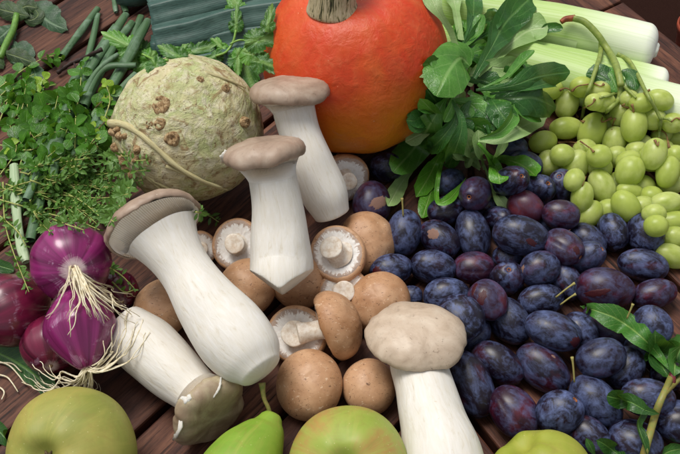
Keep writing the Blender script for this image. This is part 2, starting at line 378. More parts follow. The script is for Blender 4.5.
def mat_leek(name, stops, fine, rough=.42, green_v=None):
    m = M(name); u, v = m.uv(); a = m.noise(m.polar(4.5, .03), 4.0, 5, .7); b = m.noise(m.obj(), .3, 3)
    c = m.ramp(v, stops) if green_v is None else m.ramp(m.mt('MULTIPLY', v, 1 / green_v), stops)
    c = m.mix(m.mt('MULTIPLY', m.step(a, .45, .7), fine), c, '#f2f6e4', 'MIX'); c = m.mix(m.mt('MULTIPLY', m.step(a, .48, .3), fine * .8), c, '#8faf55')
    m.set(Base_Color=c, Roughness=rough, Normal=m.bump(a, .25, .05), Subsurface_Weight=.15, Subsurface_Radius=(.8, 1, .5), Subsurface_Scale=.003); return m.m
def mat_leekleaf():
    m = M('leek_leaf_green'); u, v = m.uv(); o = m.obj()
    vec = m.n('ShaderNodeCombineXYZ', {0: m.mt('MULTIPLY', u, 9), 1: m.mt('MULTIPLY', v, .25), 2: m.rnd()}).outputs[0]
    a = m.noise(vec, 5, 5, .7); b = m.noise(o, .35, 4, .6)
    w_ = m.mt('SINE', m.mt('MULTIPLY', u, 150))
    c = m.mix(m.step(a, .35, .65), '#1f3d37', '#41635a'); c = m.mix(m.mt('MULTIPLY', m.step(b, .45, .7), .5), c, '#55736a'); c = m.mix(m.mt('MULTIPLY', m.step(w_, .4, 1), .14), c, '#6f8f7d')
    m.set(Base_Color=c, Roughness=.48, Normal=m.bump(m.mt('ADD', m.mt('MULTIPLY', w_, .25), a), .22, .03)); m.translucent(.06, '#4f8a4a'); return m.m
def mat_apple(name, c1, c2, blush, amt):
    m = M(name); v = m.obj(); a = m.noise(v, .22, 4, .6, .5); f = m.noise(v, 1.6, 5, .65); st = m.noise(m.polar(3, 1.0), 2.2, 5, .65, .4)
    c = m.mix(m.step(a, .35, .65), c1, c2); bl = m.mt('MULTIPLY', m.mt('MULTIPLY', m.step(a, .42, .66), m.step(st, .32, .66)), amt); c = m.mix(bl, c, blush)
    rus = m.step(m.noise(v, .6, 7, .78, 1.2), .50, .66); c = m.mix(m.mt('MULTIPLY', rus, .4), c, '#8d7a3c'); c = m.mix(m.mt('MULTIPLY', m.step(st, .5, .7), .3), c, '#b5a956')
    sp = m.step(m.voro(v, 2.3), .095, .05); c = m.mix(m.mt('MULTIPLY', sp, .5), c, '#d8d29a')
    m.set(Base_Color=c, Roughness=m.mt('ADD', .42, m.mt('MULTIPLY', f, .22)), Normal=m.bump(f, .15, .05), Subsurface_Weight=.1, Subsurface_Radius=(1, 1, .3), Subsurface_Scale=.003); return m.m

# ================================================================== setting: table top and the ground far below it
WOOD = mat_wood()
TH = 2.4
EA, EB = P(620, -1), P(680, 46)                 # two points of the table's far right edge
EDIR = nrm((EB - EA)[:2]); ENRM = np.array([-EDIR[1], EDIR[0]])        # ENRM points out over the edge
if ENRM[1] < 0: ENRM = -ENRM
LDIR = nrm((P(215, 360) - P(136, 434))[:2]); LN = np.array([-LDIR[1], LDIR[0]])
SPLIT = P(470, 227)[:2]; MID = nrm(np.array([0.10, 1.0])); MN = np.array([MID[1], -MID[0]])
def clip(poly, p, n):                           # keep the side where (q-p).n <= 0
    out = []
    for i in range(len(poly)):
        a, b = poly[i], poly[(i + 1) % len(poly)]; da, db = np.dot(a - p, n), np.dot(b - p, n)
        if da <= 0: out.append(a)
        if (da < 0) != (db < 0) and abs(da - db) > 1e-9: out.append(a + (b - a) * (da / (da - db)))
    return out
def slat(mb, poly, u_dir, seed):
    if len(poly) < 3: return
    poly = np.array(poly); 
    c = poly.mean(0); e = np.roll(poly, -1, 0) - poly
    area = sum(poly[i][0] * poly[(i + 1) % len(poly)][1] - poly[(i + 1) % len(poly)][0] * poly[i][1] for i in range(len(poly)))
    if area < 0: poly = poly[::-1]
    if abs(area) < 1: return
    def inset(pl, d):
        k = len(pl); r = []
        for i in range(k):
            a, b, c_ = pl[i - 1], pl[i], pl[(i + 1) % k]
            n1 = nrm([-(b - a)[1], (b - a)[0]]); n2 = nrm([-(c_ - b)[1], (c_ - b)[0]]); h = nrm(n1 + n2)
            r.append(b + h * d / max(.4, np.dot(h, n1)))
        return np.array(r)
    rings = [(poly, -TH), (poly, -.22), (inset(poly, .07), -.06), (inset(poly, .22), 0)]
    k = len(poly); V = []; F = []
    for q, z in rings: V += [(x, y, z) for x, y in q]
    for j in range(3):
        for i in range(k): F.append((j * k + i, j * k + (i + 1) % k, (j + 1) * k + (i + 1) % k, (j + 1) * k + i))
    F.append(tuple(3 * k + i for i in range(k))); F.append(tuple(range(k))[::-1])
    ud = np.append(u_dir, 0); vd = np.array([-u_dir[1], u_dir[0], 0]); V = np.array(V)
    UV = [(p @ ud * .25 + seed * 7.3, p @ vd * .25 + seed * 3.1 + p[2] * .2) for p in V]
    mb.raw(V, F, UV)
GAP = .55
table = thing('garden_table', 'dark reddish brown slatted hardwood table top carrying all the vegetables and fruit', 'table', (0, 0, -TH))
mb = MB(); W_ = 6.6
for k in range(-14, 15):                        # left field
    o = P(136, 434)[:2] + LN * (k * (W_ + GAP) + GAP / 2)
    q = [o - LDIR * 120, o + LDIR * 120, o + LDIR * 120 + LN * W_, o - LDIR * 120 + LN * W_]
    q = clip(q, SPLIT - MN * GAP / 2, MN)
    for nn, pp in (((0, 1), (0, 56)), ((0, -1), (0, -46)), ((-1, 0), (-62, 0))): q = clip(q, np.array(pp, float), np.array(nn, float)) if len(q) > 2 else q
    q = clip(q, EA[:2], ENRM) if len(q) > 2 else q
    slat(mb, q, LDIR, k + 40)
for k in range(0, 16):                          # right field, parallel to the edge
    o = EA[:2] - ENRM * (k * (W_ + GAP))
    q = [o - EDIR * 120, o + EDIR * 120, o + EDIR * 120 - ENRM * W_, o - EDIR * 120 - ENRM * W_]
    q = clip(q, SPLIT + MN * GAP / 2, -MN)
    for nn, pp in (((0, 1), (0, 56)), ((0, -1), (0, -46)), ((1, 0), (62, 0))): q = clip(q, np.array(pp, float), np.array(nn, float)) if len(q) > 2 else q
    if len(q) > 2:
        if k == 0:
            j = P(586, 18)[:2]; slat(mb, clip(q, j - EDIR * .12, EDIR), EDIR, 3); slat(mb, clip(q, j + EDIR * .12, -EDIR), EDIR, 9)
        else: slat(mb, q, EDIR, k)
mb.build('slatted_top', WOOD, table, smooth=False)
mb = MB()                                       # cross rails under the slats
for yy in (-30, 8, 44):
    a, b = np.array([-60, yy, -TH - 1.6]), np.array([26, yy, -TH - 1.6])
    V = [(x, y, z) for x in (-60, 24) for y in (yy, yy + 5) for z in (-TH - 3.2, -TH - .02)]
    mb.raw(V, [(0, 1, 3, 2), (4, 6, 7, 5), (0, 4, 5, 1), (2, 3, 7, 6), (0, 2, 6, 4), (1, 5, 7, 3)], [(x * .25, y * .25) for x, y, z in V])
mb.build('cross_rail', WOOD, table, smooth=False)
gm = mat_simple('dark_terrace', '#1a0d0a', '#33201a', 12, .95, .3, spec=.05)
mb = MB(); mb.raw([(-900, -900, -73), (900, -900, -73), (900, 1500, -73), (-900, 1500, -73)], [(0, 1, 2, 3)])
tag(mb.build('ground', gm, origin=(0, 0, -73), smooth=False), 'dark reddish brown ground below the table', None, None, 'structure')
pot_c = P(694, 36, -69)
mb = MB(); revolve(mb, [(r * .3, z * .3) for r, z in [(.01, -13), (9, -13), (9.6, -12.6), (12.5, 6), (13.6, 6.2), (13.8, 10), (12.6, 10), (12.3, 6), (.01, 4)]], pot_c, (0, 0, 1), 40)
mb.build('clay_pot', mat_simple('terracotta', '#7a2d17', '#99401f', 1, .8), info=('reddish clay pot on the dark ground beyond the table corner', 'pot'))

# ================================================================== settling things on one another
H = []
def settle(px, py, sph, zmin=0.0, tol=.9, step=.12):
    """lowest place along the view line of (px,py) where the spheres sph(scale) touch nothing already there"""
    z = max(zmin, .3)
    A = np.array(H) if H else None
    while z < 26:
        c = P(px, py, z); k = cm_per_px(c); ss = sph(k)
        ok = all(c[2] + o[2] - r >= -.05 for o, r in ss)
        if ok and A is not None:
            for o, r in ss:
                d = np.linalg.norm(A[:, :3] - (c + o), axis=1)
                if (d < (A[:, 3] + r) * tol).any(): ok = False; break
        if ok: return c, k
        z += step
    return c, k
def hadd(c, ss):
    for o, r in ss: H.append((*(c + o), r)); OB.append((*(c + o), r))
def ellipse_spheres(L, W, ax):
    return [(np.zeros(3), W / 2), (ax * (L - W) * .42, W * .43), (-ax * (L - W) * .42, W * .43)]

# ================================================================== pumpkin
PR = mat_pumpkin()
pc = P(355, 60, 8.0); PK = cm_per_px(pc); Rp = 92.5 * PK; Hp = 8.0
pumpkin = thing('hokkaido_pumpkin', 'large round orange red pumpkin with a thick corky stalk, behind the white mushrooms', 'pumpkin', (pc[0], pc[1], 0))
mb = MB(); n1 = 90; G = np.zeros((n1, 144, 3))
for j in range(n1):
    th = math.pi * (j + .02) / (n1 - .96)
    for k in range(144):
        ph = 2 * math.pi * k / 144
        rr = math.sin(th) ** .93; zz = math.cos(th)
        rib = 1 + .012 * math.cos(10 * ph + .5) * math.sin(th)
        z = Hp * (zz if zz < 0 else zz * 1.0)
        dim = -1.1 * math.exp(-(math.sin(th) / .30) ** 2) if zz > 0 else 1.4 * math.exp(-(math.sin(th) / .35) ** 2)
        q = np.array([Rp * rr * math.cos(ph) * rib, Rp * rr * math.sin(ph) * rib, z + dim])
        q[:2] *= 1 + .03 * (zz < 0) * -zz
        q *= 1 + .016 * nz(q, .16, 3) + .006 * nz(q, .5, 9)
        G[j, k] = q + pc
mb.grid(G, wrap=True); mb.build('body', PR, pumpkin)
mb = MB(); top = pc + np.array([0, 0, Hp - 1.5]); sp = catmull([top + (-1.9, -1.5, .0), top + (-1.9, -1.3, 1.0), top + (-1.7, -.6, 3.0), top + (-1.2, .5, 5.5)], 24)
k_ = cm_per_px(top)
G = tube_rings(sp, [1.9 - .1 * i / 24 + (.2 * math.exp(-((i - 3) / 3.) ** 2)) - .5 * math.exp(-(i / 1.2) ** 2) for i in range(24)], 60, wob=.07, off=4)
mb.grid(G, wrap=True, cap1=True); mb.build('stalk', mat_pumpkin_stem(), pumpkin)
for o, r in [((0, 0, 0), 8.2)] + [((2.4 * math.cos(a), 2.4 * math.sin(a), 0), 6.6) for a in np.linspace(0, 2 * math.pi, 9)[:-1]]:
    hadd(pc, [(np.array(o, float), r)])
OB.append((*pc, 8.6))

# ================================================================== celeriac
cc = P(189, 130, 6.9); CK = cm_per_px(cc); Rc = 75 * CK
cel = thing('celeriac', 'large knobbly beige and pale green celeriac root with brown scars, left of the pumpkin', 'celeriac', (cc[0], cc[1], 0))
mb = MB(); n1 = 110; G = np.zeros((n1, 180, 3)); up_ = nrm((.28, .1, 1)); a_, b_, c_ = frame(up_)
low = cv(-.75, -.45, .35)
for j in range(n1):
    th = math.pi * (j + .02) / (n1 - .96)
    for k in range(180):
        ph = 2 * math.pi * k / 180
        d = (a_ * math.cos(ph) + b_ * math.sin(ph)) * math.sin(th) + c_ * math.cos(th)
        q = d * Rc
        s = 1 + .045 * nz(q, .17, 5) + .022 * nz(q, .5, 1) + .008 * nz(q, 1.4, 2)
        s += .007 * math.sin(th * 34 + 2.2 * nz(q, .4, 8)) * (.4 + max(0, nz(q, .25, 4)))
        m_ = max(0, np.dot(d, low) - .45) * 1.6
        s += m_ * (.05 * abs(nz(q, .9, 7)) + .03 * nz(q, 1.8, 3) + .0)
        if d[2] < 0: s *= 1 - .10 * d[2] ** 2
        G[j, k] = cc + q * s
mb.grid(G, wrap=True); mb.build('root_body', mat_celeriac(), cel)
hadd(cc, [(np.zeros(3), Rc * .97)]); OB.append((*cc, Rc * 1.0))
KN = mat_knob(); CR = mat_celroot()
for (px, py, r) in [(160, 105, 9), (160, 124, 6), (172, 139, 7), (246, 122, 5), (226, 88, 4), (150, 125, 5), (133, 150, 7), (146, 160, 6), (200, 80, 4)]:
    t = hit(px, py); c = CAM + ray(px, py) * t; n_ = nrm(c - cc); mb = MB(); R_ = r * CK
    so = random.random() * 50
    revolve(mb, [(.01, .05), (.25, .12), (.45, .05), (.62, .16), (.8, .12), (1, .0), (1.12, -.2), (1.1, -.5)], c + n_ * .05, n_, 30, rfn=lambda p, j: R_ * (1 + .14 * nz((math.cos(p), math.sin(p), j * .3), 1.5, so)), zfn=lambda p, r: .16 * nz((math.cos(p) * r * 2, math.sin(p) * r * 2, 0), 1.2, so))
    mb.build('root_scar', KN, cel)
for pts, r in [([(110, 123), (128, 126), (150, 142), (175, 165), (200, 180), (222, 188)], 3.3), ([(166, 166), (190, 176), (212, 186), (228, 190)], 1.6), ([(205, 72), (228, 80), (246, 88)], 1.5), ([(118, 140), (128, 158), (145, 175), (162, 190)], 2.6), ([(140, 170), (160, 184), (190, 197)], 2.0)]:
    L = drape(pts, -.05, 22, 2); n = len(L); mb = MB()
    tube(mb, L, [r * CK * 1.15 * (1.0 - .62 * i / n) * (1 + .12 * math.sin(i * 1.7)) for i in range(n)], 12, wob=.15, off=r); mb.build('rootlet', CR, cel)
# earthy knobs at its lower left
for i in range(12):
    px, py = random.choice([(122, 148), (130, 140), (128, 162), (140, 152), (120, 135), (138, 172)]); px += random.uniform(-6, 6); py += random.uniform(-6, 6)
    c = CAM + ray(px, py) * hit(px, py); r = random.uniform(.25, .65); mb = MB(); so = random.random() * 40
    n_ = nrm(c - cc + np.random.randn(3) * .4)
    revolve(mb, [(math.sin(t) * 1 + .001, math.cos(t)) for t in np.linspace(0, math.pi, 12)], c - n_ * r * .75, n_, 18, rfn=lambda p, j: r * (1 + .3 * nz((math.cos(p), math.sin(p), j * .2), 1.3, so)), zfn=lambda p, q: 0)
    V = np.vstack(mb.v); 
    mb.build('root_knob', KN, cel)

# ================================================================== leeks
LK1 = mat_leek('leek_shaft_pale', [(0, '#8bb04e'), (.55, '#b6d07f'), (.78, '#e2ead0'), (.95, '#f0f0ea')], .3)
def leek(pts, r, label, loc=None, endroot=False, z=None):
    q = catmull([P(a, b, c) for a, b, c in pts], 40); t = thing('leek', label, 'leek', (q[-1][0], q[-1][1], 0), 'leeks lying along the back of the table')
    n = len(q); R = [r * (.95 + .06 * i / (n - 1)) for i in range(n)]; d = nrm(q[-1] - q[-3]); q0 = q; nn = n
    q = np.vstack([q] + [(q[-1] + d * r * .5 * math.sin(a))[None] for a in np.linspace(.15, 1.5, 9)]); R += [r * 1.01 * (.3 + .7 * math.cos(a)) for a in np.linspace(.15, 1.5, 9)]; n = len(q)
    G = tube_rings(q, R, 40, wob=.025, off=r); mb = MB(); mb.grid(G, wrap=True, vv=np.linspace(0, 1, n), cap1=True); mb.build('shaft', LK1, t)
    d = nrm(q[-1] - q[-3])
    mb = MB(); revolve(mb, [(r * .30, -.15), (r * .30, .1), (r * .22, .28), (.01, .3)], q[-1], d, 20, rfn=lambda p, j: 1 + .12 * math.sin(5 * p + j), vv=[.9] * 4); mb.build('root_plate', KN if endroot else LK1, t)
    # an outer leaf sheath edge running along the shaft
    mb = MB()
    G = tube_rings(q[:30], [x * 1.02 for x in R[:30]], 40)[:, 4:22]; mb.grid(G, vv=np.linspace(0, .72, 30)); mb.build('sheath', LK1, t)
    ob_chain(q[::2], R[::2])
    for p, rr in zip(q[::2], R[::2]): H.append((*p, rr))
    return t
def cmr(px, py, z, rpx): return rpx * cm_per_px(P(px, py, z))
leek([(440, 40, 2.6), (520, 62, 2.3), (600, 78, 2.0), (667, 96, 1.9)], 1.85, 'thin white leek with a brown root plate, lying between two thicker leeks', endroot=True) if False else None
lk_mid = leek([(470, 46, 1.9), (560, 62, 1.9), (630, 77, 1.8), (658, 84, 1.7)], 1.6, 'slim white leek with brown root end, wedged between the two thicker leeks', endroot=True)
lk_back = leek([(380, -8, 4.2), (460, 12, 2.6), (560, 28, 2.4), (643, 47, 2.4)], 2.35, 'thick pale leek at the very back, its rounded white end beside the table edge')
lk_front = leek([(380, 40, 4), (470, 52, 2.6), (560, 74, 2.4), (630, 97, 2.4), (700, 116, 2.4)], 2.25, 'pale leek nearest the grapes, running out of the picture at the right')

# dark green leek tops, folded in long pleats, cut square at the left
LG = mat_leekleaf()
lt = thing('cut_leek_greens', 'wide bundle of dark blue green leek leaves cut square, behind the celeriac', 'leek', P(150, 25, 0) * (1, 1, 0), 'leeks lying along the back of the table')
def strip(pl, wd, pleat, name='leaf_blade', mat=LG, fold=.35, n=36, nu=30, parent=lt, side=1):
    q = catmull([P(*p) for p in pl], n); G = np.zeros((n, nu, 3))
    for i in range(n):
        T = nrm(q[min(i + 1, n - 1)] - q[max(i - 1, 0)]); N = nrm(BACK * .6 + np.array([0, 0, .8])); Sd = nrm(np.cross(T, N)); N = np.cross(Sd, T)
        for k in range(nu):
            u = k / (nu - 1) - .5; ww = wd * (1 + .03 * nz((i * .1, 0, 0), 1, wd * 9))
            h = -abs(u) * wd * fold * 1.3 + .05 * math.cos(u * pleat * 6.28) - .6 * max(0, abs(u) - .4) * wd
            jag = .12 * nz((u * 14, 0, 5), 1) if i == 0 else 0
            G[i, k] = q[i] + Sd * u * ww + N * h + T * jag + N * .05 * nz((i * .2, u * 6, wd), 1)
    mb = MB(); mb.grid(G, vv=np.linspace(0, 1, n) * 12)
    o = mb.build(name, mat, parent)
    md = o.modifiers.new('thickness', 'SOLIDIFY'); md.thickness = .0012; md.offset = -1
    for i in range(0, n, 3): ob(q[i] - (0, 0, 1.2), 1.0)
strip([(146, -22, 4.6), (190, -30, 5), (240, -42, 5.4), (300, -50, 6)], 5.2, 3)
strip([(150, 44, 1.6), (200, 38, 2.0), (250, 28, 2.4), (330, 20, 3)], 3.2, 2)
strip([(160, 56, .9), (205, 55, 1.4), (260, 46, 2), (330, 35, 3)], 2.6, 2)
strip([(152, 30, 2.9), (190, 22, 3.2), (240, 8, 3.6), (330, -5, 5)], 4.4, 3)
strip([(148, 6, 3.9), (190, -4, 4.3), (240, -16, 4.7), (320, -25, 5)], 4.2, 3)
mb = MB(); tube(mb, [P(120, -8, 1.6), P(134, -6, 1.6), P(146, -8, 1.7)], 1.3, 20); mb.build('leaf_blade', LG, lt)
for z in (1.0, 2.5): ob(P(230, 0, z), 2)

# ================================================================== plums
PM = {'d': mat_plum('dark_plum_skin', '#170d1d', '#4a1421', .55, .85), 'p': mat_plum('purple_plum_skin', '#2b0e22', '#551627', .8, .55), 'r': mat_plum('reddish_plum_skin', '#4a1520', '#6b201c', .8, .28), 'b': mat_plum('bluish_plum_skin', '#141021', '#30121f', .4, 1.0)}
SCAR = mat_simple('plum_scar', '#6a4a40', '#a08070', 8, .85); REDM = mat_simple('rubbed_plum_spot', '#2a0810', '#52111a', 5, .4)
PST = mat_simple('plum_stalk', '#8d8a48', '#b8a866', 3, .6); HOLE = mat_simple('plum_stem_hole', '#b06a30', '#5c3014', 6, .7)
def plum_mesh(variant, groove=.05, seed=0):
    mb = MB(); n1, n2 = 40, 56; G = np.zeros((n1, n2, 3))
    for j in range(n1):
        th = math.pi * (j + .03) / (n1 - .94)
        for k in range(n2):
            ph = 2 * math.pi * k / n2
            r = math.sin(th) ** .92; z = math.cos(th)
            g = 1 - groove * math.exp(-(min(ph, 2 * math.pi - ph) / .10) ** 2) * math.sin(th)
            sq = 1 - .06 * math.cos(2 * ph + 1) - .07 * z * (seed % 3 - .6) * .6
            d = -.14 * math.exp(-(r / .16) ** 2) if z > 0 else .0
            q = np.array([r * g * sq * math.cos(ph), r * g * sq * math.sin(ph), z + d])
            G[j, k] = q * (1 + .03 * nz(q, 1.1, seed * 7 + 1))
    mb.grid(G, wrap=True); me = mb.mesh('plum', scale=1.0); return me
from mathutils.bvhtree import BVHTree
PLM = {}; BV_ = {}
for v in range(4):
    base = plum_mesh(v, .06 if v % 2 else .035, v)
    bv = BVHTree.FromPolygons([v_.co[:] for v_ in base.vertices], [p_.vertices[:] for p_ in base.polygons]); BV_[v] = bv
    for kx, m_ in PM.items():
        me = base.copy(); me.materials.append(m_); PLM[(v, kx)] = me
hole_me = MB(); revolve(hole_me, [(.01, -.06), (.05, -.05), (.085, .0), (.11, .035), (.13, .03)], (0, 0, .90), (0, 0, 1), 16); hole_me = hole_me.mesh('stem_hole', scale=1.0); hole_me.materials.append(HOLE)
def patch(bv, o, Ms, c, L, W, px, py, sx, sy, ang, mat, name):
    """small mark lying on the ellipsoid where the view line of (px,py) meets it"""
    Mi = np.linalg.inv(Ms); co = (Mi @ np.append(CAM, 1))[:3]; dd = Mi[:3, :3] @ ray(px, py)
    b = co @ dd; a = dd @ dd; q = b * b - a * (co @ co - 1)
    if q < 0: q = 0
    p0 = co + dd * ((-b - math.sqrt(q)) / a); p0 = nrm(p0); a_, b_, n_ = frame(p0); k = 1 / (W / 2)
    # align patch with the view
    r3 = Mi[:3, :3] @ (RIGHT * math.cos(rad(ang)) + UP * math.sin(rad(ang))); a_ = nrm(r3 - n_ * np.dot(r3, n_)); b_ = np.cross(n_, a_)
    mb = MB(); G = np.zeros((5, 40, 3)); so = px * .37
    for j in range(5):
        for i in range(40):
            ph = 2 * math.pi * i / 40; r = (.02 + j / 4) * (1 + .3 * nz((math.cos(ph), math.sin(ph), 0), 5, so) + .3 * nz((math.cos(ph), math.sin(ph), 0), 1.8, so))
            v = p0 + a_ * math.cos(ph) * r * sx * k + b_ * math.sin(ph) * r * sy * k
            dv = nrm(v); ht = bv.ray_cast(Vector(dv * 2), Vector(-dv)); G[j, i] = dv * (((ht[0].length if ht[0] else 1.0)) + .008 - .014 * (j == 4) + .006 * nz(v, 5, so))
    mb.grid(G, wrap=True); me = mb.mesh(name, scale=1.0); me.materials.append(mat)
    s = bpy.data.objects.new(name, me); COL.objects.link(s); s.parent = o
# (x, y, length, width, angle of long axis, skin, layer, label, options)
PL = [
 (386,167,32,30,0,'b',0,'blue plum half hidden between the pumpkin and a big lettuce leaf',{}),
 (450,182,30,28,30,'b',0,'bluish plum directly behind the folded stem of the lettuce, left of a holed plum',{}),
 (446,211,38,29,10,'d',0,'very dark plum under the drooping lettuce stem, with no marks',{}),
 (512,148,32,26,0,'b',0,'dark plum under the lettuce, highest of the plums beside the grapes',{}),
 (525,166,36,29,-10,'d',0,'dark plum behind the bright round lettuce leaf, touching the grapes',{}),
 (508,202,28,26,0,'b',0,'bluish plum mostly hidden left of the reddish plum',{}),
 (487,207,24,22,0,'d',0,'small dark plum tucked beside the lettuce leaf tip',{}),
 (474,268,42,32,0,'p',0,'dark purple plum lying in shade below the upright oval plum',{}),
 (411,296,24,20,0,'b',0,'small bluish plum just behind the pale king oyster cap',{}),
 (508,257,32,26,0,'d',0,'shaded plum underneath the broad plum at the heap centre',{}),
 (566,281,42,32,-60,'d',0,'shaded plum behind the pair of pale plum stalks',{}),
 (552,226,32,24,-20,'b',0,'blue plum showing as a sliver between broad plum and plums by the grapes',{}),
 (588,240,40,31,-40,'d',0,'dark plum behind its twin, right of the heap centre below the grapes',{}),
 (608,325,56,34,-35,'p',0,'long purple plum under the pointed green leaf',{}),
 (580,331,40,36,-55,'b',0,'dull blue plum between the red spotted plum and the purple one under the leaf',{}),
 (474,335,38,32,45,'b',0,'blue plum peeping below the plum beside the king oyster cap',{}),
 (509,321,52,38,-50,'b',0,'big blue plum under the red streaked plum',{}),
 (642,350,38,34,0,'d',0,'dark plum hidden behind the upper twig leaves',{}),
 (668,376,36,32,0,'d',0,'plum behind the twig fork at the right edge',{}),
 (589,438,50,38,-45,'d',0,'plum at the bottom edge between the green fruit and the twig',{}),
 (678,421,46,44,0,'b',0,'round blue plum cut off at the right edge beside the twig',{}),
 (563,187,36,31,20,'d',0,'dark plum with small stem hole just below the grapes',{'dot':(556,178)}),
 (540,300,10,8,0,'d',9,'',{}),
 (654,294,46,32,12,'p',1,'purple plum at the right with a pinkish sheen, above the leaf tip',{}),
 (372,203,45,38,82,'p',1,'plum with a large brown scar beside the white mushroom stems',{'scar':(381,202,.55,1.15,100)}),
 (511,181,36,31,35,'d',1,'dark plum with stem hole right of the narrow lettuce leaf',{'dot':(516,178)}),
 (537,191,35,31,20,'b',1,'blue plum with an orange stem hole, above the reddish plum',{'dot':(542,186)}),
 (475,194,39,33,85,'p',1,'upright plum with a round stem hole below the lettuce heart',{'dot':(468,197)}),
 (561,215,39,29,-10,'p',1,'purple plum just under the lowest grapes, right of the reddish plum',{}),
 (497,217,27,22,-20,'d',1,'small plum with an orange stem hole above the broad plum',{'dot':(503,218)}),
 (404,233,47,38,78,'b',1,'upright dusty blue plum with a dry stalk, next to brown mushroom cap',{'stalk':((403,213),(402,198))}),
 (440,239,46,36,-38,'d',1,'plum with a pale oval scar below the dark green leaf tips',{'scar':(433,234,.42,.5,-50)}),
 (391,270,44,34,12,'b',1,'blue plum between two brown mushroom caps and the oval plum',{'red':(377,271,.4,.4,0)}),
 (433,267,47,34,-10,'b',1,'oval bluish plum lying level above the mottled blue one',{}),
 (447,296,47,36,5,'b',1,'mottled blue plum partly under the king oyster cap',{}),
 (507,279,37,34,40,'d',1,'dark plum with a bright orange stem hole facing the viewer',{'dot':(506,270)}),
 (461,318,50,44,-50,'b',1,'large plum half behind the king oyster cap, blue patch on its right',{}),
 (541,301,47,33,12,'b',1,'blue plum whose two pale stalks stick out to the right',{'stalk':((559,295),(575,283)),'stalk2':((563,303),(576,294))}),
 (613,232,39,32,-75,'b',1,'left one of the two plums standing under the grape bunch',{}),
 (645,234,43,37,-75,'b',1,'larger right one of the two plums standing under the grape bunch',{}),
 (643,265,53,31,-10,'d',1,'long pointed dark plum below the standing pair, by the bare wood',{}),
 (652,326,42,37,-55,'b',1,'blue dusted plum right of the pointed leaf, beside the bare wood',{'stalk':((628,316),(633,304))}),
 (543,369,60,40,-42,'d',1,'large dark plum with a tiny white fleck, above the bottom row',{'scar':(553,357,.14,.12,0)}),
 (498,364,57,39,-33,'d',1,'plum lying between the big shaded one and the fleck marked one',{}),
 (624,368,46,37,50,'b',1,'smooth blue plum partly under the round plum near the twig',{}),
 (470,384,74,44,-65,'d',1,'longest dark plum, leaning along the king oyster stem',{}),
 (648,398,55,37,-8,'d',1,'dusty plum behind the twig with its leaf across it',{}),
 (635,442,56,44,-20,'b',1,'plum at the bottom edge behind the base of the twig',{}),
 (585,258,41,33,48,'d',1,'plum lying over its twin right of the heap centre',{'dot':(598,249)}),
 (596,402,60,45,-45,'b',1,'big blue plum with an upright stalk in the bottom right',{'stalk':((574,378),(572,357))}),
 (514,412,57,43,-52,'p',2,'reddish purple plum lying on bare wood above the green fruit',{}),
 (526,208,39,32,-35,'r',2,'glossy reddish brown plum with almost no bloom',{}),
 (473,234,51,36,-82,'b',2,'upright oval plum with fine scratches in the heap centre',{}),
 (563,247,42,34,-28,'p',2,'purple plum whose stem hole points down to the right',{'dot':(578,257),'red':(577,250,.3,.4,0)}),
 (521,236,57,39,-14,'b',2,'broad blue veined plum lying across the heap centre',{'red':(532,243,.5,.25,-40)}),
 (605,289,59,45,-8,'p',2,'big plum with a red glow and a stem scar at its right end',{'red':(597,293,1.0,.3,12)}),
 (488,300,43,37,-55,'p',2,'plum with two bright red streaks',{'red':(482,297,.3,.75,-30),'red2':(474,289,.22,.6,-30)}),
 (540,269,42,36,15,'d',2,'round plum with a tan patch on its left side',{'scar':(522,270,.22,.5,-10)}),
 (559,413,49,44,30,'b',2,'roundish blue plum resting against the green fruit',{'dot':(573,397)}),
 (601,358,51,42,18,'d',2,'round dark plum below the pointed leaf',{}),
 (553,331,58,40,-20,'b',2,'large mottled plum with a dark red end',{'red':(575,342,.45,.45,0)}),
]
PL = [p for p in PL if p[6] != 9]
PL.sort(key=lambda p: (p[6], p[1]))
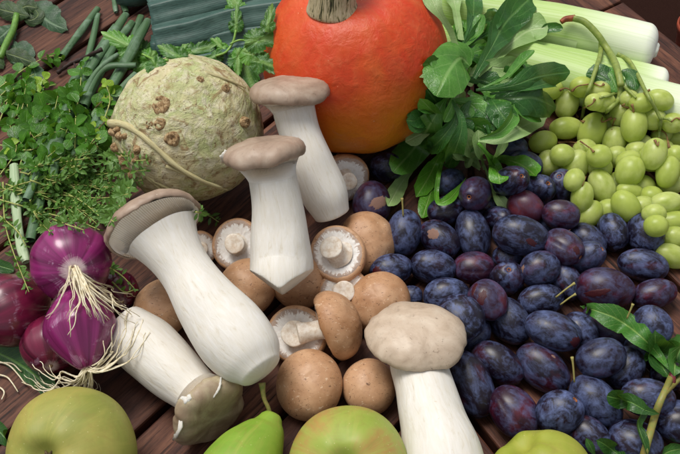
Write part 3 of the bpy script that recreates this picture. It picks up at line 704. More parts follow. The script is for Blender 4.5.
for i, (x, y, L0, W0, an, kx, lay, label, op) in enumerate(PL):
    if 'dot' in op:
        dx, dy = (op['dot'][0] - x) / (L0 / 2), -(op['dot'][1] - y) / (L0 / 2); rr = math.hypot(dx, dy)
        if rr > .93: dx, dy = dx / rr * .93, dy / rr * .93; rr = .93
        s_ = math.sqrt(1 - rr * rr); ax = cv(dx, dy, s_)
    else:
        a = rad(an); ax = cv(math.cos(a), math.sin(a), -.35 * math.sin(a)); s_ = abs(float(ax @ BACK)); 
    c_in = math.sqrt(max(.05, 1 - float(ax @ BACK) ** 2)); s_in = abs(float(ax @ BACK))
    def dims(k):
        W = W0 * k
        L2 = (L0 * k) ** 2 - (W * s_in) ** 2; L = math.sqrt(max(L2, 0)) / c_in
        return min(max(L, W * 1.12), W * 1.65), W
    c, k = settle(x, y, lambda k: ellipse_spheres(*dims(k), ax), tol=.87)
    L, W = dims(k); hadd(c, ellipse_spheres(L, W, ax))
    v = random.randrange(4)
    a_, b_, n_ = frame(ax); tw = random.random() * 6.28; e1 = a_ * math.cos(tw) + b_ * math.sin(tw); e2 = np.cross(n_, e1)
    o = bpy.data.objects.new('plum', PLM[(v, kx)]); COL.objects.link(o)
    Ms = np.eye(4); Ms[:3, 0] = e1 * W / 2 * S; Ms[:3, 1] = e2 * W / 2 * S; Ms[:3, 2] = n_ * L / 2 * S; Ms[:3, 3] = c * S
    o.matrix_world = Matrix(Ms.tolist()); tag(o, label, 'plum', 'plums heaped on the right')
    Mc = Ms.copy(); Mc[:3, :] /= S
    if 'dot' in op:
        hobj = bpy.data.objects.new('stem_hole', hole_me); COL.objects.link(hobj); hobj.parent = o
    for kk in ('scar', 'red', 'red2'):
        if kk in op: patch(BV_[v], o, Mc, c, L, W, *op[kk], SCAR if kk == 'scar' else REDM, 'scar' if kk == 'scar' else 'rubbed_spot')
    for kk in ('stalk', 'stalk2'):
        if kk in op:
            (x0, y0), (x1, y1) = op[kk]; t0 = np.dot(CAM - c, BACK) - W * .42
            p0 = CAM + ray(x0, y0) * t0; p1 = CAM + ray(x1, y1) * (t0 - .5); Mi = np.linalg.inv(Mc)
            mb = MB(); q = catmull([p0 + (p0 - p1) * .2, (p0 + p1) / 2 + (0, 0, .1), p1], 10); tube(mb, q, [.07, .07, .07, .07, .07, .07, .075, .085, .11, .12], 8)
            V = np.vstack(mb.v); mb.v = [(np.c_[V, np.ones(len(V))] @ Mi.T)[:, :3]]
            me = mb.mesh('stalk', scale=1.0); me.materials.append(PST); so = bpy.data.objects.new('stalk', me); COL.objects.link(so); so.parent = o

# ================================================================== brown mushrooms
BC = mat_bcap(); BV = mat_veil(); BS = mat_bstem()
def champ(px, py, Rpx, n, label, stem=None, thick=.78, veil=True, zmin=0, stemlen=.55, stemr=.33, tilt=None, tol=.86, sq=1.0):
    n = cv(*n)
    c, k = settle(px, py, lambda k: [(n * Rpx * k * .12, Rpx * k * .78)], zmin, tol)
    R = Rpx * k; hadd(c, [(n * R * .12, R * .80)])
    t = thing('brown_mushroom', label, 'mushroom', c, 'brown champignon mushrooms'); so = random.random() * 90
    rf = lambda p, j: R * (1 + .035 * math.sin(2 * p + so) + .035 * nz((math.cos(p), math.sin(p), 0), 1.4, so))
    T = thick; mb = MB()
    prof = [(math.sin(a) + .001, T * math.cos(a)) for a in np.linspace(0, math.pi / 2, 18)]
    prof += [(.995, -.08), (.97, -.16), (.92, -.21), (.86, -.215), (.80, -.19), (.74, -.15)]
    revolve(mb, prof, c, n, 64, rfn=rf, zfn=lambda p, r: R * (r * 0), vv=None)
    mb.v = [np.vstack(mb.v)]
    # profile heights are in units of R
    V = mb.v[0]; h = (V - c) @ n; V = V + np.outer(h * (R - 1), n)
    V = V + np.outer([.05 * R * nz(q, .8, so) + .014 * R * nz(q, 3.2, so) for q in V], n); mb.v = [V]
    mb.build('cap', BC, t)
    mb = MB(); rings = [(.90, -.20), (.84, -.235), (.78, -.235), (.70, -.215), (.60, -.19), (.50, -.16), (.40, -.15), (.30, -.17), (.2, -.2)]
    G = np.zeros((len(rings), 96, 3)); a_, b_, _ = frame(n)
    for j, (r, z) in enumerate(rings):
        for i in range(96):
            ph = 2 * math.pi * i / 96; d = a_ * math.cos(ph) + b_ * math.sin(ph)
            frill = .028 * nz((math.cos(ph) * 5, math.sin(ph) * 5, j * .6), 1.3, so) * (1 if j < 4 else .3) + .02 * nz((math.cos(ph) * 14, math.sin(ph) * 14, j), 1.3, so)
            G[j, i] = c + d * (r + frill * .6) * rf(ph, 0) + n * R * (z + frill)
    mb.grid(G, wrap=True); mb.build('underside', BV, t)
    tl = cv(*tilt) if tilt else -n
    mb = MB(); p0 = c - n * R * .12; p1 = p0 + nrm(tl * .8 - n * .2) * R * stemlen * .6; p2 = p0 + tl * R * stemlen * 1.1
    q = catmull([p0, p0 + nrm(tl) * R * stemlen * .6, p0 + nrm(tl) * R * stemlen * 1.1], 12); rr = [R * stemr * (1.12 - .2 * math.sin(math.pi * i / 11)) for i in range(12)]; rr[0] *= 1.3; rr[-1] *= .95
    G = tube_rings(q, rr, 36, wob=.08, off=so); L = [G]
    e = nrm(q[-1] - q[-2]); cen = q[-1]
    ext = np.array([cen + (G[-1] - cen) * s + e * R * z for s, z in [(.97, .015), (.88, .03), (.6, .022), (.3, .03), (.02, .01)]])
    mb.grid(np.concatenate([G, ext]), wrap=True, vv=np.linspace(0, 3, 17)); mb.build('stem', BS, t)
    return t
champ(344, 178, 25, (-.25, .25, -.9), 'brown mushroom seen from below, its torn veil showing a dark gap, under the pumpkin')
champ(201, 248, 17, (-.2, .1, -.95), 'smallest upturned brown mushroom, peeping out beside the large leaning king oyster')
champ(237, 245, 26, (.05, -.1, -1), 'upturned brown mushroom with a round cut stem, left of the central king oyster', stemr=.36, stemlen=.5)
champ(162, 309, 30, (-.2, .35, .9), 'brown mushroom cap next to the red onions, under the leaning king oyster')
champ(247, 288, 30, (-.1, .2, .95), 'brown mushroom cap in shade between the two biggest white stems')
champ(299, 282, 29, (.1, -.35, .9), 'brown mushroom cap directly beneath the base of the central king oyster')
champ(344, 292, 25, (0, -.1, -1), 'whitish upturned mushroom mostly covered by its brown neighbours', stemr=.4)
champ(367, 243, 31, (.45, .2, .85), 'brown speckled cap behind the upturned mushroom, touching the plums')
champ(379, 302, 31, (-.1, .3, .95), 'round tan cap speckled with flecks, next to the pale king oyster cap')
champ(297, 335, 30, (.15, -.2, -1), 'upturned brown mushroom whose broad cut stem is brownish, below the tilted one', stemr=.40, stemlen=.42)
champ(309, 385, 35, (-.25, .35, .9), 'largest smooth brown cap, between the green pear and its smaller neighbour')
champ(369, 387, 28, (.1, .4, .9), 'brown cap with dark pits, right of the largest smooth cap')

# ================================================================== king oyster mushrooms
KS = mat_stem(); KG = mat_gill(); KC1 = mat_ocap('taupe_mushroom_cap', '#8b7564', '#a38c79', '#b9a795'); KC2 = mat_ocap('pale_mushroom_cap', '#a8937e', '#c0ad98', '#d2c3b0')
KC3 = mat_ocap('brown_olive_mushroom_cap', '#836c56', '#a08d74', '#bdb492')
def oyster(label, spine, cap, n, prof, capmat=KC1, gills=True, wave=.05, cut=None, flat=1.0, wedge=0, thick=1.0, ell=(1, 0), kg=10):
    """spine: neck to base (px,py,z,r_px); cap: (px,py,z,R_px)"""
    pts = catmull([P(a, b, c) for a, b, c, r in spine], 46); rs = catmull([(r * cm_per_px(P(a, b, c)), 0, 0) for a, b, c, r in spine], 46)[:, 0]
    cc_ = P(*cap[:3]); R = cap[3] * cm_per_px(cc_); n = cv(*n); so = random.random() * 90
    base = pts[-1]; t = thing('king_oyster_mushroom', label, 'mushroom', (base + cc_) / 2, 'king oyster mushrooms')
    a_, b_, _ = frame(n, BACK if abs(n @ BACK) < .9 else UP)
    G = tube_rings(pts, rs, 72, ref=a_, wob=.05, off=so)
    # faint long ridges and a hand trimmed base
    for i in range(46):
        for k in range(72):
            ph = 2 * math.pi * k / 72; d = G[i, k] - pts[i]
            G[i, k] = pts[i] + d * (1 + .012 * nz((math.cos(ph) * 4, math.sin(ph) * 4, i * .05), 1.2, so) + .03 * nz((math.cos(ph), math.sin(ph), i * .08), 1.2, so))
    e = nrm(pts[-1] - pts[-4]); u_ = nrm(np.cross(e, BACK)); ends = []
    for s_, z_ in [(.97, .05), (.90, .10), (.72, .16), (.45, .2), (.2, .22), (.01, .22)]:
        ends.append(pts[-1] + (G[-1] - pts[-1]) * s_ + e * rs[-1] * z_)
    if wedge:
        for i in range(46):
            s = max(0, (i - 36) / 9.)
            for k in range(72):
                d = G[i, k] - pts[-1]; G[i, k] -= e * 0
        allr = np.concatenate([G, np.array(ends)])
        for ring in allr[34:]:
            for k in range(72):
                d = ring[k] - pts[-1]; lat = abs(d @ u_); ax_ = d @ e
                lim = rs[-1] * (wedge - .72 * lat / rs[-1]) + .06 * nz(ring[k], 1.5, so)
                if ax_ > lim: ring[k] -= e * (ax_ - lim)
        Gs = allr
    else: Gs = np.concatenate([G, np.array(ends)])
    L = np.concatenate([[0], np.cumsum(np.linalg.norm(np.diff(pts, axis=0), axis=1))]); L = np.concatenate([L, L[-1] + np.arange(1, 7) * .05])
    kst = kg if gills else 0
    mb = MB(); mb.grid(Gs[kst:], wrap=True, vv=L[kst:]); mb.build('stem', KS, t)
    el = rad(ell[1])
    rf = lambda p: R * (1 + wave * .6 * math.sin(2 * p + so) + wave * nz((math.cos(p) * 1.4, math.sin(p) * 1.4, 0), 1.2, so) - (1 - ell[0]) * math.sin(p - el) ** 2)
    wz = lambda p, r: R * wave * (.9 * math.sin(3 * p + so) * .5 + 1.4 * nz((math.cos(p) * 2, math.sin(p) * 2, 3), 1.0, so)) * r ** 2
    nu = 120; GG = np.zeros((len(prof), nu, 3))
    for j, (r, z) in enumerate(prof):
        for k in range(nu):
            p = 2 * math.pi * k / nu; v = cc_ + (a_ * math.cos(p) + b_ * math.sin(p)) * r * rf(p) + n * (z * R * thick + wz(p, r))
            v = v + n * (.030 * R * nz(v, .5, so) + .014 * R * nz(v, 1.8, so))
            if r > .9: v = v + (v - cc_) * (.028 * nz((math.cos(p) * 6, math.sin(p) * 6, 1), 1.0, so) - .05 * max(0, nz((math.cos(p) * 3, math.sin(p) * 3, 9), 1.0, so) - .25)) - n * .02 * R * nz((math.cos(p) * 9, math.sin(p) * 9, 1), 1.0, so)
            GG[j, k] = v
    mb = MB(); mb.grid(GG, wrap=True); mb.build('cap', capmat, t)
    if gills:
        NG = 120; nu = NG * 4; rim_r, rim_z = prof[-1]; C0 = cc_ + n * rim_z * R * thick; C1 = pts[kst]
        mb = MB(); nv = 18; GGg = np.zeros((nv, nu, 3))
        ringS = G[kst]
        for k in range(nu):
            p = 2 * math.pi * k / nu; x = k / nu * 72; i0 = int(x) % 72; f = x - int(x)
            offS = (ringS[i0] * (1 - f) + ringS[(i0 + 1) % 72] * f) - C1; offS = offS * 1.003
            dirR = a_ * math.cos(p) + b_ * math.sin(p); offR = dirR * rim_r * rf(p) + n * wz(p, rim_r)
            for j in range(nv):
                s = j / (nv - 1); ar = 1 - (1 - s) ** (1.9 if kg >= 10 else 1.12); aa = s ** 1.02
                o_ = offR * (1 - ar) + offS * ar; ridge = .02 * math.cos(p * NG) * math.sin(math.pi * s ** .8)
                GGg[j, k] = C0 * (1 - aa) + C1 * aa + o_ * (1 + ridge * R / max(.5, np.linalg.norm(o_)) * .8)
        mb.grid(GGg, wrap=True); mb.build('gills', KG, t)
    ob_chain(pts[::4], rs[::4] * .98); H.extend([(*p, r * .9) for p, r in zip(pts[::4], rs[::4])])
    ob(cc_, R * .7)
    for a in np.linspace(0, 6.28, 9)[:-1]: ob(cc_ + (a_ * math.cos(a) + b_ * math.sin(a)) * R * .75, R * .22)
    return t, pts, rs, cc_, R, n
OY = []
DOME = [(.001, .27), (.2, .27), (.45, .265), (.68, .24), (.86, .17), (.96, .07), (1.0, -.05), (.985, -.14), (.95, -.19), (.90, -.20), (.86, -.17)]
FULL = [(.001, .40), (.2, .395), (.45, .37), (.68, .31), (.86, .20), (.96, .06), (1.0, -.10), (.985, -.20), (.94, -.26), (.88, -.27), (.84, -.22)]
OY.append(oyster('king oyster mushroom standing farthest back, its flat taupe cap in front of the pumpkin',
       [(292, 92, 11.2, 19), (294, 108, 10.4, 21), (301, 135, 9.0, 20.5), (312, 165, 7.4, 22), (324, 193, 5.6, 23), (332, 214, 4.2, 18)],
       (290, 90, 11.2, 42), (-.04, .93, .30), DOME, wave=.045))
OY.append(oyster('central upright king oyster mushroom with a torn cap edge and a pointed trimmed base',
       [(268, 152, 12.6, 21), (271, 170, 11.8, 24), (276, 198, 10.2, 25), (280, 228, 8.4, 28.5), (281, 258, 7.0, 31.5), (281, 276, 6.5, 31), (281, 291, 6.0, 29)],
       (264, 151, 12.6, 43), (-.13, .94, .26), DOME, wave=.06, wedge=.04))
OY.append(oyster('largest king oyster mushroom, leaning, showing the ribbed gills under its cap',
       [(156, 224, 9.1, 45), (163, 235, 8.8, 37), (173, 251, 8.4, 29.5), (187, 273, 7.9, 26.5), (208, 305, 7.2, 32), (232, 335, 6.6, 38), (250, 357, 6.2, 34), (260, 370, 6.0, 24)],
       (153, 224, 9.4, 49), (-.42, .72, -.45), [(.001, .30), (.3, .295), (.55, .28), (.75, .24), (.9, .16), (.99, .05), (1.015, -.04), (1.0, -.10), (.975, -.125), (.945, -.11)], wave=.045, kg=6))
OY.append(oyster('pale dome capped king oyster mushroom at the lower middle, lying beside the plums',
       [(414, 346, 3.9, 25), (418, 364, 4.0, 27.5), (424, 388, 4.0, 29.5), (433, 420, 3.9, 34), (442, 455, 3.8, 40), (448, 480, 3.6, 40)],
       (417, 334, 5.9, 53), (.0, .76, .65), [(.001, .34), (.25, .335), (.5, .30), (.72, .225), (.87, .12), (.97, .0), (1.0, -.07), (.975, -.12), (.91, -.12), (.85, -.08)], capmat=KC2, wave=.05, thick=1.0, kg=6, ell=(.84, 0)))
OY.append(oyster('upside down king oyster mushroom with a brown olive cap and torn rim, lower left',
       [(202, 398, 3.0, 24), (192, 388, 3.0, 25), (172, 370, 3.1, 29), (150, 350, 3.2, 31), (134, 338, 3.2, 30), (124, 331, 3.2, 27)],
       (210, 411, 3.0, 44), (.62, -.55, .50), DOME, capmat=KC3, wave=.08, thick=.95, kg=6))

champ(338, 254, 29, (.15, -.25, -.95), 'upturned brown mushroom with a pale stubby stem, right of the central king oyster', stemr=.38, stemlen=.55, tilt=(-.35, .35, .85))
champ(334, 326, 35, (.93, .36, .14), 'brown mushroom tipped on its side, its white stem pointing left', stemr=.30, stemlen=.85, tilt=(-.93, -.16, .15))

def tear(t, pts, r, name='torn_flesh'):
    L = drape(pts, r * .4, 14, 2); mb = MB(); so = pts[0][0]
    tube(mb, L, [r * (.45 + .55 * math.sin(math.pi * (i + .5) / 14)) * (1 + .8 * nz((i * .9, 0, 0), 1, so)) for i in range(14)], 16, wob=.7, flat=.6, off=so); mb.build(name, KS, t)
tear(OY[1][0], [(224, 163), (223, 157), (226, 150)], .26)
tear(OY[4][0], [(198, 388), (190, 398), (180, 404), (181, 414), (180, 428), (173, 440)], .27); tear(OY[4][0], [(192, 396), (184, 402), (180, 405)], .3)
tear(OY[4][0], [(221, 377), (219, 388), (213, 398)], .09)
# ================================================================== red onions
ON = mat_onion('red_onion_skin', '#560c3c', '#942a70'); ON2 = mat_onion('dark_red_onion_skin', '#420a22', '#741b3c'); ROOT = mat_simple('onion_root', '#cfc098', '#f0e9d2', 3, .65)
PLATE = mat_simple('onion_root_plate', '#5a3a26', '#a88a66', 4, .8)
def onion(px, py, Rpx, axis, label, mat=ON, taper=0.0, zmin=0, neck=1.0):
    n = cv(*axis); c, k = settle(px, py, lambda k: [(np.zeros(3), Rpx * k * .95)], zmin, .84); R = Rpx * k
    hadd(c, [(np.zeros(3), R * .97)])
    t = thing('red_onion', label, 'onion', c, 'red onions'); mb = MB(); so = random.random() * 50; prof = []
    for i in range(60):
        a = math.pi * (i + .1) / 60.2; r = math.sin(a); z = math.cos(a)
        if z > 0: z *= .92 + taper * .30; r *= 1 - taper * .38 * z ** 1.2
        else: z *= 1 + .28 * neck * (-z) ** 4
        z -= .0 if z < 0 else .06 * math.exp(-(r / .12) ** 2)
        prof.append((r, z))
    revolve(mb, [(r * R, z * R) for r, z in prof], c, n, 80, rfn=lambda p, j: 1 + .012 * math.sin(9 * p + so) + .018 * nz((math.cos(p), math.sin(p), j * .05), 1.3, so))
    z0 = max(p[1] for p in prof) * R
    mb.build('bulb', mat, t)
    base = c + n * z0 * .985
    mb = MB(); revolve(mb, [(.001, .10), (.3, .12), (.55, .02), (.8, -.1), (1, -.3)], base, n, 18, rfn=lambda p, j: R * .13 * (1 + .15 * math.sin(4 * p)), zfn=None); mb.build('root_plate', PLATE, t)
    neck_ = c - n * R * 1.24
    mb = MB(); tube(mb, catmull([c - n * R * 1.05, neck_, neck_ - n * R * .35 + np.array([0, 0, -.1])], 8), [R * .2, R * .17, R * .14, R * .12, R * .1, R * .09, R * .08, R * .05], 12, wob=.2); mb.build('neck', mat, t)
    return t, base, n, R
def roots(t, base, n, R, tips, name='roots'):
    mb = MB(); bp = None
    tips = list(tips) + [(a + random.uniform(-7, 7), b + random.uniform(-7, 5), *m_) for a, b, *m_ in tips]
    for tx, ty, *m in tips:
        st = base + np.random.randn(3) * .16; tip = CAM + ray(tx, ty) * (hit(tx, ty) - .35)
        d = float(np.linalg.norm(tip - st))
        mid = [(1 - s) * st + s * tip + n * (.9 * math.sin(math.pi * s) ** .7) * min(1.4, d * .3) for s in (.2, .42, .62, .82)]
        if m: mid[1] = mid[1] * .4 + .6 * (CAM + ray(m[0], m[1]) * (hit(m[0], m[1]) - .5))
        q = catmull([st] + mid + [tip], 26); so = random.random() * 99
        w_ = np.linspace(0, 1, 26)
        q = q + np.array([[nz(p, .55, so) * .5 * s + nz(p, 2.0, so) * .10 * s, nz(p, .5, so + 9) * .5 * s + nz(p, 2.0, so + 3) * .10 * s, nz(p, .5, so + 5) * .25 * s] for p, s in zip(q, w_)])
        for i in range(26):                     # keep it outside of what it lies on
            v = q[i] - CAM; dep = -float(v @ BACK); px = 340 + FPX * (v @ RIGHT) / dep; py = 227 - FPX * (v @ UP) / dep; h_ = hit(px, py) - .10
            if dep > h_ and i > 2: q[i] = CAM + ray(px, py) * h_
        r0 = random.uniform(.04, .085); tube(mb, q, [r0 * (1 - .6 * s) for s in w_], 6)
    return mb.build(name, ROOT, t)
onion(50, 346, 29, (.2, -.6, .6), 'darkest red onion, wedged in shade beneath the other onions', ON2)
onion(117, 292, 22, (.3, -.3, .5), 'small dark red onion mostly hidden between two purple onions and a brown cap', ON2)
onion(7, 311, 37, (-.6, -.3, .6), 'wine red onion cut off by the left edge of the picture', ON2)
tB, bB, nB, RB = onion(80, 330, 36, (.28, -.86, .42), 'purple onion tapering to long roots that trail over the white mushroom stem', ON, taper=1.0)
tA, bA, nA, RA = onion(71, 262, 40, (.34, -.18, .92), 'glossy purple onion whose root tuft faces the viewer', zmin=6.6)
roots(tA, bA, nA, RA, [(50, 317), (47, 311, 58, 292), (72, 330, 84, 300), (68, 318, 76, 300), (88, 318), (96, 312), (103, 317), (110, 314), (118, 310), (122, 300), (138, 296, 118, 288), (112, 288), (120, 306), (133, 322, 116, 292), (126, 318), (100, 304), (92, 300), (106, 322), (84, 308), (127, 303), (98, 322), (78, 296), (112, 306)])
roots(tB, bB, nB, RB, [(24, 380, 60, 372), (33, 377), (37, 363, 60, 366), (52, 372), (64, 386, 80, 378), (72, 388), (84, 386), (86, 376), (50, 378), (130, 312, 118, 352), (132, 330, 122, 358), (138, 322, 126, 350), (120, 318, 116, 346), (150, 330, 130, 360), (112, 340), (30, 385, 54, 380), (96, 378), (42, 381)])

# ================================================================== apples and pears
AP = mat_apple('green_russet_apple_skin', '#868b3c', '#a5a350', '#a06a3c', .3); AP2 = mat_apple('blushed_apple_skin', '#8fa03c', '#a7ab55', '#b0563c', .95)
PE = mat_apple('green_pear_skin', '#64901f', '#86a636', '#7f9a30', .1); PE2 = mat_apple('yellow_green_fruit_skin', '#87932a', '#a0a53e', '#8c7a30', .2)
STK = mat_simple('fruit_stalk', '#5c6a2a', '#8a7a40', 3, .6); CAL = mat_simple('calyx', '#2a1d12', '#6b5a3a', 4, .9)
def apple(px, py, Rpx, axis, label, mat, ribs=.014, name='apple', cat='apple', dimple=.25, z=None):
    n = cv(*axis); c, k = settle(px, py, lambda k: [(np.zeros(3), Rpx * k * .93)], 0, .84); R = Rpx * k; hadd(c, [(np.zeros(3), R * .96)])
    t = thing(name, label, cat, c); mb = MB(); so = random.random() * 60; nv, nu = 70, 96; G = np.zeros((nv, nu, 3)); a_, b_, _ = frame(n)
    for j in range(nv):
        th = math.pi * (j + .05) / (nv - .9)
        for i in range(nu):
            ph = 2 * math.pi * i / nu; r = math.sin(th) ** .9; zz = math.cos(th) * .9
            rb = 1 + ribs * math.cos(5 * ph + so) * (.4 + .6 * abs(math.cos(th)))
            dm = -dimple * math.exp(-(math.sin(th) / .2) ** 2) * (1 if zz > 0 else -1.1)
            top = ribs * 1.5 * math.cos(5 * ph + so) * math.exp(-((math.sin(th) - .45) / .2) ** 2) * (1 if zz > 0 else -1)
            v = ((a_ * math.cos(ph) + b_ * math.sin(ph)) * r * rb + n * (zz + dm + top)) * R
            G[j, i] = c + v * (1 + .03 * nz(v, .16, so) )
    mb.grid(G, wrap=True); mb.build('flesh', mat, t)
    mb = MB(); b0 = c + n * R * (.9 - dimple - .02)
    for i in range(6):
        a = 2 * math.pi * i / 6 + .3; d = a_ * math.cos(a) + b_ * math.sin(a)
        tube(mb, catmull([b0, b0 + d * R * .06 + n * R * .05, b0 + d * R * .13 + n * R * (.04 + .03 * (i % 2))], 6), [R * .035, R * .035, R * .03, R * .025, R * .015, R * .005], 6)
    if name == 'apple': mb.build('calyx', CAL, t)
    mb = MB(); b1 = c - n * R * .6; tube(mb, [b1, b1 - n * R * .25, b1 - n * R * .5 + a_ * R * .1], R * .03, 8); mb.build('stalk', STK, t)
    return t
apple(72, 452, 65, (-.26, .10, .95), 'large dull green apple with a dark dried calyx, bottom left', AP)
apple(348, 467, 61, (-.04, .26, .95), 'green apple with a reddish blush along its top, bottom middle', AP2)
apple(541, 482, 54, (-.42, .86, .22), 'lumpy yellow green fruit at the bottom edge below the plums', PE2, ribs=.022, name='quince', cat='fruit', dimple=.2)
# pear
pp = [(270, 421, 3.6, 13), (266, 430, 3.5, 20), (258, 443, 3.5, 28), (247, 460, 3.6, 37), (238, 478, 3.7, 42), (230, 498, 3.7, 38), (224, 512, 3.7, 22)]
q = catmull([P(a, b, c) for a, b, c, r in pp], 50); rr = catmull([(r * cm_per_px(P(a, b, c)), 0, 0) for a, b, c, r in pp], 50)[:, 0]
d0 = nrm(q[0] - q[1]); t = thing('pear', 'bright green pear with its stalk pointing up to the brown mushrooms', 'pear', q[25])
mb = MB(); G = tube_rings(q, rr, 72, wob=.03, off=2)
st_ = np.array([q[0] + (G[0] - q[0]) * s + d0 * z for s, z in [(.02, .35), (.12, .48), (.35, .58), (.62, .52), (.85, .3)]]); d1 = nrm(q[-1] - q[-2])
en_ = np.array([q[-1] + (G[-1] - q[-1]) * s + d1 * z for s, z in [(.8, .4), (.4, .5), (.02, .2)]])
mb.grid(np.concatenate([st_, G, en_]), wrap=True); mb.build('flesh', PE, t)
z0 = q[0] + d0 * .2; s1 = P(264, 398, 4.6); s2 = P(262, 383, 5.2); mb = MB()
tube(mb, catmull([z0, (z0 + s1) / 2 + (.05, 0, .1), s1, s2], 16), [.2, .18, .16, .15, .15, .15, .15, .15, .15, .15, .16, .17, .18, .2, .24, .26], 12, wob=.1); mb.build('stalk', STK, t)
ob_chain(q[::6], rr[::6]); H.extend([(*p, r) for p, r in zip(q[::6], rr[::6])])

# ================================================================== grapes
GM = mat_grape(); GST = mat_simple('grape_stalk_green', '#6c8038', '#93a04e', 1.5, .5); GBR = mat_simple('grape_stalk_brown', '#6e4a2c', '#9a7a48', 4, .7); GTIP = mat_simple('grape_stalk_dry_end', '#6b2c12', '#9a4c22', 3, .6)
mb = MB(); n1, n2 = 28, 36; G = np.zeros((n1, n2, 3))
for j in range(n1):
    th = math.pi * (j + .04) / (n1 - .92)
    for k in range(n2):
        ph = 2 * math.pi * k / n2; q_ = np.array([math.sin(th) ** .95 * math.cos(ph), math.sin(th) ** .95 * math.sin(ph), math.cos(th) - .04 * math.exp(-(math.sin(th) / .1) ** 2) * (1 if math.cos(th) > 0 else -.5)])
        G[j, k] = q_ * (1 + .02 * nz(q_, 1.3, 3))
mb.grid(G, wrap=True); grape_me = mb.mesh('grape', scale=1.0); grape_me.materials.append(GM)
gb = P(620, 170, 0); bunch = thing('grape_bunch', 'big bunch of pale green grapes on a branching stalk, at the right', 'grapes', gb)
GR = [  # x, y, len, wid, angle, layer
 (551,90,24,20,20,0),(600,91,22,20,0,0),(582,87,24,21,0,0),(629,99,20,18,0,0),(600,168,24,22,0,0),(617,182,22,20,0,0),(642,187,26,24,0,0),(609,210,26,22,0,0),(643,207,26,22,0,0),(651,197,24,22,0,0),(640,145,26,22,0,0),(617,157,24,22,0,0),(675,156,22,22,0,0),(671,170,24,22,0,0),(600,157,24,24,0,0),(637,152,24,22,0,0),(654,214,24,20,0,0),(590,214,30,23,50,0),(656,226,24,22,0,0),(563,157,26,24,0,0),(585,150,24,22,0,0),(610,125,26,22,0,0),(653,119,26,22,0,0),(670,184,26,22,0,0),(630,128,24,22,0,0),(662,150,24,22,0,0),(574,180,24,20,60,0),(680,215,26,22,0,0),(677,140,24,20,0,0),
 (603,102,24,20,0,1),(543,142,28,22,15,1),(548,163,26,22,80,1),(620,113,27,20,70,1),(594,102,18,17,0,1),(660,100,27,21,-18,1),(642,103,26,20,15,1),(673,123,24,20,0,1),(662,134,24,20,60,1),(630,192,28,19,-12,1),(672,256,36,23,-22,1),(630,163,28,25,0,1),(652,159,29,25,0,1),
 (567,104,30,23,72,2),(566,128,33,22,4,2),(614,142,31,23,80,2),(599,156,25,23,0,2),(576,166,33,25,68,2),(582,197,31,22,80,2),(668,172,33,23,72,2),(666,203,33,22,8,2),(670,222,36,21,12,2),(654,154,32,25,72,2),(630,171,32,28,60,2),
 (592,131,38,27,66,3),(634,125,36,26,82,3),(602,186,35,25,-68,3),(626,206,34,26,-52,3),(562,155,24,22,0,3),(674,237,26,22,0,3),(582,131,0,0,0,9)]
GR = sorted([g for g in GR if g[5] != 9], key=lambda g: (g[5], g[1])); GPOS = []
# plums under the bunch support it only loosely
for x, y, L0, W0, an, lay in GR:
    a = rad(an); ax = cv(math.cos(a), math.sin(a), random.uniform(-.25, .35)); k0 = .08
    c, k = settle(x, y, lambda k: [(ax * (L0 - W0) * k * .25, W0 * k * .45), (-ax * (L0 - W0) * k * .25, W0 * k * .45)], 1.0, .84)
    L, W = L0 * k * 1.03, W0 * k * 1.03; hadd(c, [(ax * (L - W) * .3, W * .46), (-ax * (L - W) * .3, W * .46)]); GPOS.append((c, ax, L, W, x, y, lay))
    o = bpy.data.objects.new('grape', grape_me); COL.objects.link(o); a_, b_, n_ = frame(ax)
    Ms = np.eye(4); Ms[:3, 0] = a_ * W / 2 * S; Ms[:3, 1] = b_ * W / 2 * S; Ms[:3, 2] = n_ * L / 2 * S; Ms[:3, 3] = (c - gb) * S
    o.parent = bunch; o.matrix_local = Matrix(Ms.tolist())
def gst(pts, r0, r1, mat=GST, name='stalk', lift=(0, 0), off=.35, wob=.12):
    L = drape(pts, off, 26, 3, lift); n = len(L); mb = MB()
    k = cm_per_px(L[0]); tube(mb, L, [k * (r0 + (r1 - r0) * i / (n - 1)) for i in range(n)], 14, wob=wob, off=r0); mb.build(name, mat, bunch); return L
gst([(573, 18), (585, 22), (598, 35), (606, 47), (614, 60), (619, 76), (621, 86)], 3.2, 3.4, off=.9)
gst([(561, 22), (566, 19), (575, 18)], 2.6, 3.6, GTIP, 'dry_end', off=.9)
gst([(601, 42), (600, 56), (593, 78), (586, 98), (582, 118)], 2.6, 1.6, off=.7)
gst([(620, 82), (619, 98), (608, 110), (603, 116)], 2.8, 1.6, off=.5)
gst([(617, 54), (628, 60), (636, 72), (646, 92), (654, 106), (661, 120)], 2.3, 1.5, off=.6)
gst([(620, 84), (630, 92), (636, 98)], 2.2, 1.0, off=.3)
gst([(619, 92), (608, 96), (600, 98)], 2.0, 1.0, off=.3)
gst([(661, 118), (660, 128), (659, 138)], 1.8, 1.4, off=.4)
gst([(660, 118), (668, 119), (671, 121)], 1.6, 1.3, off=.4)
mb = MB()
